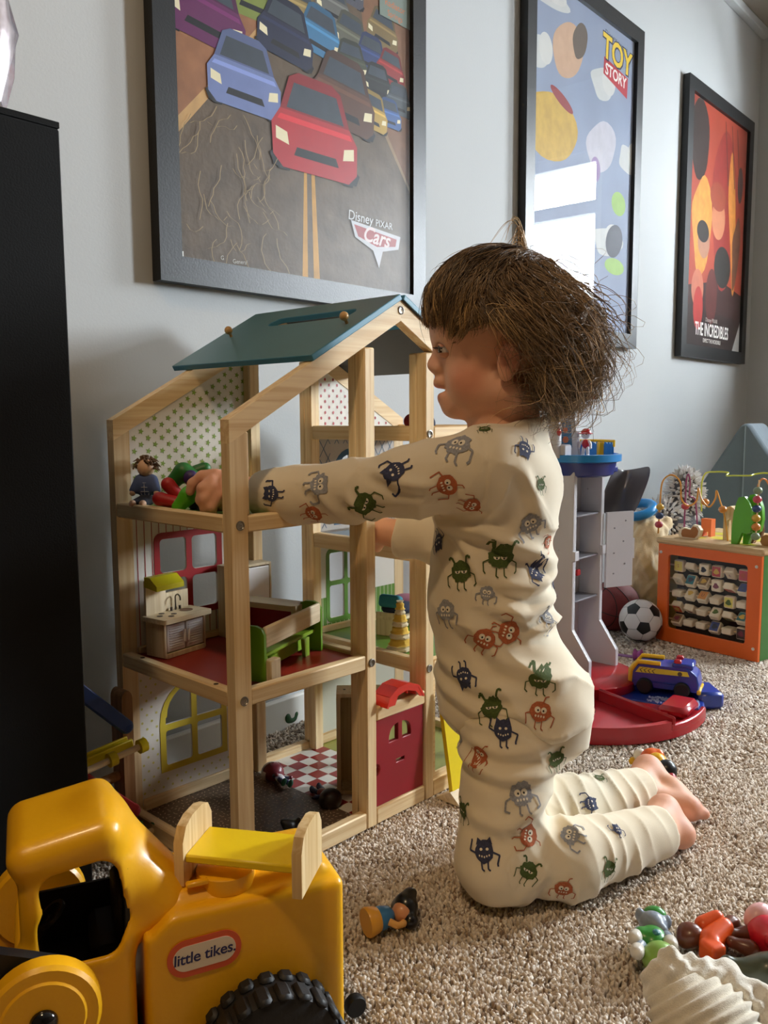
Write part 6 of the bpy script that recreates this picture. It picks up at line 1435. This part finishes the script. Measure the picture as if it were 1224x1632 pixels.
bird = [(p[0]*1.3, p[1]*1.35) for p in [(-.020, 0), (.014, 0), (.022, .008), (.024, .018), (.018, .026), (.008, .027), (.002, .018), (-.014, .020), (-.022, .016), (-.024, .006)]]
b1 = cl(1099, 840, .03); s_ = stand('bird_block', bird, b1[0], .03, .012, pm('bird_cream', (226, 210, 180), .5)); M().plate([(b1[0]+p[0]*.78+.001, z0+.003+p[1]*.8) for p in bird], 0, (), ((0, .0295, 0), (1, 0, 0), (0, 0, 1), (0, -1, 0))).build('bird_print', pm('bird_brown', (160, 100, 40), .5), s_, flat=True)
b2 = cl(1222, 850, .03); stand('bird_block', bird, b2[0], .06, .012, pm('bird_brown2', (176, 128, 72), .5))
b3 = cl(1122, 835, .09); stand('arch_block', [(-.014, 0), (-.008, 0), (-.008, .012), (.006, .012), (.006, 0), (.014, 0), (.014, .045), (-.014, .045)], b3[0], .10, .02, pm('block_orange', (222, 110, 50), .45), 'orange block')
b4 = cl(1153, 850, .05); stand('arch_block', [(-.016, 0), (-.006, 0), (-.006, .05), (.004, .06), (.006, 0), (.016, 0), (.016, .07), (.010, .082), (0, .086), (-.010, .082), (-.016, .07)], b4[0], .075, .022, wood('z', (224, 200, 160), (200, 168, 120)), 'pale wooden arch')
tree = [(p[0]*1.45, p[1]*1.5) for p in [(-.016, 0), (-.006, 0), (.002, .02), (.010, .018), (.016, .022), (.020, .04), (.018, .058), (.012, .070), (.004, .078), (-.006, .076), (-.010, .066), (-.014, .05), (-.016, .025)]]
b5 = cl(1180, 858, .03); stand('tree_block', tree, b5[0], .03, .012, pm('tree_green', (92, 168, 40), .4), 'bright green tree'); stand('tree_block', [(p[0]*.9+.016, p[1]*1.05) for p in tree], b5[0], .05, .012, pm('tree_green', (92, 168, 40), .4), 'bright green tree')
stand('tree_block', [(p[0]*.6+.012, p[1]*.55) for p in tree], b5[0], .075, .012, pm('tree_brown', (120, 84, 54), .5), 'brown tree')
# ------------------------------------------------------------------ soft toys and foam by the far corner
k = thing('spiky_plush', 'grey and white spiky plush animal behind the activity cube', 'plush toy', (.845, 2.425, 0), .4)
body = [((0, 0, .13), (.075, .065, .13)), ((-.052, 0, .275), (.070, .058, .062)), ((.030, .005, .345), (.046, .045, .075)), ((-.01, 0, .22), (.07, .06, .10))]
soft('body', [ell(c, r_, .03) for c, r_ in body], .005, pm('plush_dark', (84, 82, 84), .95), k)
m = M(); rr = random.Random(9)
for c, r_ in body[1:3]:
    for i in range(620):
        d = Vector((rr.gauss(0, 1), rr.gauss(0, 1), rr.gauss(0, 1))).normalized(); p = Vector(c)+Vector((d.x*r_[0], d.y*r_[1], d.z*r_[2])); e = Vector((rr.gauss(0, .25), rr.gauss(0, .25), rr.gauss(0, .25)-.2)); m.tube([p-d*.004, p+d*.008+e*.004, p+d*.016+e*.012], [.0042, .0036, .0008], 5, False)
m.build('spikes', pm('plush_white', (226, 224, 222), .9), k)
for s in (-1, 1): soft('ear', [cap((.030+s*.022, 0, .40), (.030+s*.026, 0, .425), .012, .004)], .003, pm('plush_grey', (150, 146, 142), .95), k)
k = thing('cream_plush', 'cream fleecy plush bear slumped between the tower and activity cube', 'plush toy', (.735, 2.335, 0), .2)
V, F = sdf([ell((0, 0, .10), (.062, .058, .105), .03), ell((-.004, -.004, .25), (.055, .05, .055), .03), ell((-.03, -.03, .19), (.03, .03, .05), .02), ell((.045, -.01, .28), (.022, .018, .022), .012), cap((.03, -.04, .13), (.05, -.075, .08), .022, .022, .02)], .004); V = relax(V, F, 1); N = vnormals(V, F); V = V+N*(.0022*wave(V, 3, 45, 7))[:, None]
nmesh('fleece', V, F, pm('plush_cream', (226, 202, 160), .95, .05, 60, .5, 300, sheen=.4), k)
k = thing('blue_swim_ring', 'blue plastic ring lying on top of the cream plush', 'toy ring', (.705, 2.34, .318), 0, None, (.25, -.3, 0))
M().tube([(.042*math.cos(a), .042*math.sin(a), 0) for a in np.linspace(0, 2*PI, 36, endpoint=False)], .013, 14, closed=True).build('ring', pm('ring_blue', (30, 130, 196), .3), k)
k = thing('foam_wedge', 'grey blue foam play wedge in the far corner behind the activity cube', 'foam cushion', (1.115, 2.62, 0), 0)
rd_ = Vector((.62, .78, 0)); o = M().plate([(-.24, 0), (.40, 0), (.018, .545), (.0, .556), (-.018, .545), (-.24, .20)], .18, (), ((0, 0, 0), (1, 0, 0), (0, 0, 1), rd_)).build('foam_body', pm('foam_blue', (104, 120, 130), .9, .03, 30, .2, 500, sheen=.3), k); b = o.modifiers.new('round', 'BEVEL'); b.width = .012; b.segments = 3; b.limit_method = 'ANGLE'
m = M().tube([(-.002, -.001, .02), (-.002, -.001, .545)], .0022, 6); m.build('seam_piping', pm('piping_grey', (150, 166, 176), .9), k)
# ------------------------------------------------------------------ framed posters on the left wall
frm = pm('frame_black', (22, 23, 25), .4, .03, 80, .12, 300, spec=.5)
def poster(name, label, s0, s1, z0, z1, fw, art, paper, gm='picture_glass', gr=.004, gi=1.5):
    t = thing(name, label, 'framed poster', Wl(s0, .001, z0), PI/2-AZ, 'framed posters on the wall')     # local x along the wall, -y into the room, z up
    W, H = s1-s0, z1-z0
    FR = ((0, -.024, 0), (1, 0, 0), (0, 0, 1), (0, 1, 0))
    for q in ([(0, 0), (W, 0), (W-fw, fw), (fw, fw)], [(0, H), (fw, H-fw), (W-fw, H-fw), (W, H)], [(0, 0), (fw, fw), (fw, H-fw), (0, H)], [(W, 0), (W, H), (W-fw, H-fw), (W-fw, fw)]):
        M().plate(q, .022, (), FR).build('frame_side', frm, t)
    M().box((W/2, -.006, H/2), (W-fw*1.2, .008, H-fw*1.2)).build('backing', pm('backing_card', (60, 58, 56), .9), t)
    w, h = W-2*fw, H-2*fw
    sheet = M().plate([(0, 0), (w, 0), (w, h), (0, h)], .001, (), ((fw, -.0125, fw), (1, 0, 0), (0, 0, 1), (0, 1, 0))).build('poster_sheet', paper, t)
    mats = []; m = M(); lay_ = [0]
    def col(c, rough=.6, var=0):
        k = pm('ink_%d_%d_%d_%d' % (c+(int(var*100),)), c, rough, var, 40, spec=.3)
        if k not in mats: mats.append(k)
        return mats.index(k)
    def poly(P, c, var=0):
        m.mat(col(c, .6, var)); lay_[0] += 1; m.plate([(p[0]*w, p[1]*h) for p in P], 0, (), ((fw, -.0126-.000008*lay_[0], fw), (1, 0, 0), (0, 0, 1), (0, -1, 0)))
    def blob(x, y, rx, ry, c, var=0, rot=0, n=24, wob=0, ph=0):
        poly([(x+rx*(1+wob*math.sin(3*a+ph))*math.cos(a)*math.cos(rot)-ry*math.sin(a)*math.sin(rot), y+ry*(1+wob*math.sin(2*a+ph))*math.sin(a)*math.cos(rot)+rx*math.cos(a)*math.sin(rot)*w/h) for a in [2*PI*i/n for i in range(n)]], c, var)
    def text(s, x, y, size, c, shear=0, off=0, rot=0.0, sx=1.0, sp=1.0):
        V_, F_ = text_poly(s, size, shear, off, sp=sp); m.mat(col(c)); lay_[0] += 1; cr, sr = math.cos(rot), math.sin(rot)
        m.add([(fw+x*w+v[0]*sx*cr-v[1]*sr, -.0126-.000008*lay_[0], fw+y*h+v[0]*sx*sr+v[1]*cr) for v in V_], F_)
    art(poly, blob, text, w, h)
    m.build('poster_print', mats, sheet, flat=True)
    M().plate([(0, 0), (w, 0), (w, h), (0, h)], .0015, (), ((fw, -.0185, fw), (1, 0, 0), (0, 0, 1), (0, 1, 0))).build('glass_pane', glass_mat(gm, gr, gi), t)
    return t
def art_road(poly, blob, text, w, h):
    poly([(0, .235), (0, 1), (.46, 1), (.30, .47), (.137, .345)], (146, 98, 64), .14); poly([(1, .265), (1, 1), (.66, 1), (.80, .42)], (128, 90, 62), .12)
    poly([(0, .25), (.137, .35), (.30, .48), (.318, .47), (.15, .335), (.0, .22)], (190, 150, 96), .1); poly([(.80, .42), (.81, .43), (1, .262), (1, .25)], (150, 124, 92), .1)
    poly([(.468, 0), (.492, 0), (.494, .26), (.483, .26)], (190, 138, 44), .12); poly([(.518, 0), (.545, 0), (.525, .26), (.512, .26)], (190, 138, 44), .12)
    def car(x, y, s, c, tilt=0.0, dark=(24, 24, 28)):
        A = lambda P: [(x+s*(p[0]*math.cos(tilt)-p[1]*math.sin(tilt)), y+s*(p[0]*math.sin(tilt)+p[1]*math.cos(tilt))*w/h) for p in P]
        f = lambda k: tuple(min(255, int(v*k)) for v in c)
        poly(A([(-.55, -.40), (.55, -.40), (.60, -.30), (.52, -.24), (-.52, -.24), (-.60, -.30)]), dark)
        for sx in (-1, 1): poly(A([(sx*.50, -.42), (sx*.36, -.42), (sx*.36, -.12), (sx*.54, -.12)]), dark)
        poly(A([(-.56, -.30), (-.44, -.40), (.44, -.40), (.56, -.30), (.57, -.02), (.46, .12), (-.46, .12), (-.57, -.02)]), c, .06)
        poly(A([(-.46, .12), (.46, .12), (.34, .42), (.22, .48), (-.22, .48), (-.34, .42)]), f(.78), .05); poly(A([(-.38, .14), (.38, .14), (.28, .38), (-.28, .38)]), (58, 66, 76), .1)
        poly(A([(-.30, -.27), (.30, -.27), (.26, -.19), (-.26, -.19)]), dark); poly(A([(-.50, .02), (.50, .02), (.46, .07), (-.46, .07)]), f(1.25))
        for sx in (-1, 1): poly(A([(sx*.52, -.16), (sx*.36, -.19), (sx*.38, -.08), (sx*.52, -.05)]), (226, 216, 180))
    r = random.Random(4)
    for x, y, s, c in ((.30, .66, .16, (90, 92, 70)), (.50, .66, .16, (110, 60, 50)), (.68, .66, .15, (80, 80, 90)), (.86, .60, .14, (120, 100, 60)), (.40, .60, .15, (60, 80, 110)), (.62, .60, .14, (100, 100, 96)), (.16, .60, .17, (96, 40, 70)),
        (.29, .545, .19, (120, 132, 60)), (.47, .56, .15, (140, 120, 72)), (.70, .55, .15, (92, 92, 78)), (.80, .53, .14, (44, 60, 106)), (.90, .52, .13, (140, 40, 38)), (.12, .475, .24, (96, 34, 84)), (.56, .525, .17, (62, 116, 156)), (.414, .495, .20, (32, 36, 62)), (.70, .495, .14, (60, 64, 50)),
        (.83, .475, .13, (38, 40, 40)), (.94, .455, .12, (70, 78, 84)), (.89, .415, .11, (66, 96, 150)), (.80, .405, .14, (178, 146, 66)), (.665, .415, .26, (86, 54, 38)), (.25, .375, .24, (110, 124, 172)), (.535, .315, .33, (170, 30, 38))): car(x, y, s, c, r.uniform(-.12, .06))
    poly([(.84, .63), (1, .63), (1, .70), (.84, .70)], (120, 132, 122)); text('Radiator', .92, .665, .018, (196, 110, 60)); text('Springs', .92, .643, .016, (196, 110, 60))
    text('Disney', .738, .158, .026, (206, 206, 206), .1); text('PIXAR', .858, .155, .019, (206, 206, 206))
    poly([(.69, .148), (.945, .136), (.935, .105), (.85, .092), (.83, .052), (.80, .09), (.71, .112)], (190, 190, 196)); poly([(.705, .140), (.925, .128), (.918, .110), (.82, .100), (.725, .115)], (150, 32, 38)); text('Cars', .815, .1215, .042, (214, 198, 198), .35, .0008, -.06)
    poly([(.0, .0), (.016, .0), (.016, .012), (.0, .012)], (220, 220, 214)); text('G', .15, .012, .010, (190, 186, 176)); text('General', .215, .010, .010, (190, 186, 176), rot=.05)
    for i in range(36):
        x, y = r.uniform(.03, .36), r.uniform(.04, .30); a = r.uniform(-1, 1); P = [(x, y)]
        for k in range(7): P.append((P[-1][0]+.016*math.sin(a), P[-1][1]-.014*math.cos(a))); a += r.uniform(-.7, .7)
        for p, q in zip(P[:-1], P[1:]): poly([(p[0]-.0013, p[1]), (p[0]+.0013, p[1]), (q[0]+.0013, q[1]), (q[0]-.0013, q[1])], (150, 126, 86))
p1 = pm('poster_asphalt', (92, 76, 58), .6, .22, 26, .35, 90, spec=.3)
poster('framed_poster', 'black framed poster of generic cars on a dark road above the doll house', .785, 1.445, .789, 1.705, .041, art_road, p1, 'non_glare_glass', .35, 1.22)
def art_sky(poly, blob, text, w, h):
    for x, y, rx, ry in ((.12, .95, .18, .03), (.05, .78, .10, .05), (.66, .80, .12, .05), (.95, .60, .10, .05), (.75, .30, .16, .05), (.3, .12, .2, .05)): blob(x, y, rx, ry, (196, 198, 196), .03, 0, 24, .15, x*9); blob(x+.06, y+.02, rx*.6, ry*.9, (204, 204, 200), .03)
    # plain stand-in: a stack of soft coloured shapes
    blob(.17, .585, .24, .10, (196, 160, 66), .12, 0, 26, .08); blob(.31, .835, .15, .085, (196, 160, 132), .06, .4, 26, .06, 1); blob(.42, .885, .09, .055, (92, 78, 68), .06, .9, 24, .1, 2); blob(.26, .68, .11, .018, (146, 54, 56), .05, -.3)
    blob(.66, .60, .16, .08, (190, 188, 198), .06, .3, 24, .1); blob(.86, .44, .08, .04, (150, 186, 96), .06); blob(.82, .31, .10, .055, (74, 78, 92), .05, .4); blob(.83, .225, .11, .028, (150, 186, 96), .06); blob(.6, .52, .05, .04, (150, 124, 170), .05)
    text('Disney', .73, .965, .026, (80, 86, 104), .1); text('PIXAR', .88, .955, .017, (80, 86, 104))
    poly([(.665, .890), (.93, .868), (.925, .80), (.66, .835)], (180, 36, 48)); text('STORY', .795, .850, .042, (236, 232, 226), 0, .001, -.06)
    text('TOY', .81, .916, .088, (40, 44, 70), 0, .0060, -.05, 1.0); text('TOY', .808, .917, .088, (232, 196, 44), 0, .0022, -.05, 1.0)
poster('framed_poster', 'black framed pale blue poster with a window reflection above the toy tower', 1.837, 2.477, .780, 1.693, .041, art_sky, pm('poster_sky', (140, 152, 176), .6, .10, 5, spec=.3))
def art_red(poly, blob, text, w, h):
    poly([(0, 0), (1, 0), (1, .26), (.6, .30), (0, .24)], (58, 26, 24), .1); poly([(0, 0), (1, 0), (1, .14), (0, .17)], (44, 24, 22), .05)
    blob(.16, .84, .16, .16, (52, 34, 30), .08, .3, 24, .1); blob(.62, .60, .22, .34, (146, 38, 30), .10, .1, 26, .08); blob(.78, .56, .06, .30, (206, 130, 50), .15, .25, 24, .2); blob(.24, .50, .16, .20, (206, 140, 56), .18, .1, 24, .15)
    blob(.52, .56, .12, .09, (190, 120, 84), .06, .2); blob(.50, .65, .14, .06, (150, 62, 36), .1); blob(.62, .36, .15, .09, (36, 32, 28), .06); blob(.28, .44, .10, .07, (170, 120, 96), .08); blob(.26, .48, .10, .045, (30, 26, 26), .05); blob(.20, .24, .10, .08, (190, 110, 84), .1); blob(.22, .16, .08, .09, (176, 40, 34), .08)
    blob(.86, .44, .07, .16, (112, 66, 40), .2, -.1, 20, .2); blob(.44, .22, .10, .12, (90, 30, 26), .1); blob(.9, .75, .05, .08, (64, 44, 40), .1)
    for x in (.58, .70, .80): poly([(x, .98), (x+.012, .98), (x+.10, .72), (x+.085, .72)], (92, 40, 34))
    poly([(.86, 0), (1, 0), (1, .14), (.95, .09)], (196, 194, 190), .05)
    text('Disney PIXAR', .46, .118, .020, (190, 180, 172), .1)
    text('THE INCREDIBLES', .48, .072, .062, (236, 232, 226), 0, .0012, 0, .66, 1.0); text('EXPECT THE INCREDIBLE', .48, .028, .019, (216, 210, 202), 0, .0003, 0, .8)
poster('framed_poster', 'black framed orange and red poster nearest the far corner', 2.822, 3.455, .777, 1.680, .043, art_red, pm('poster_orange', (168, 62, 38), .6, .14, 6, spec=.3))
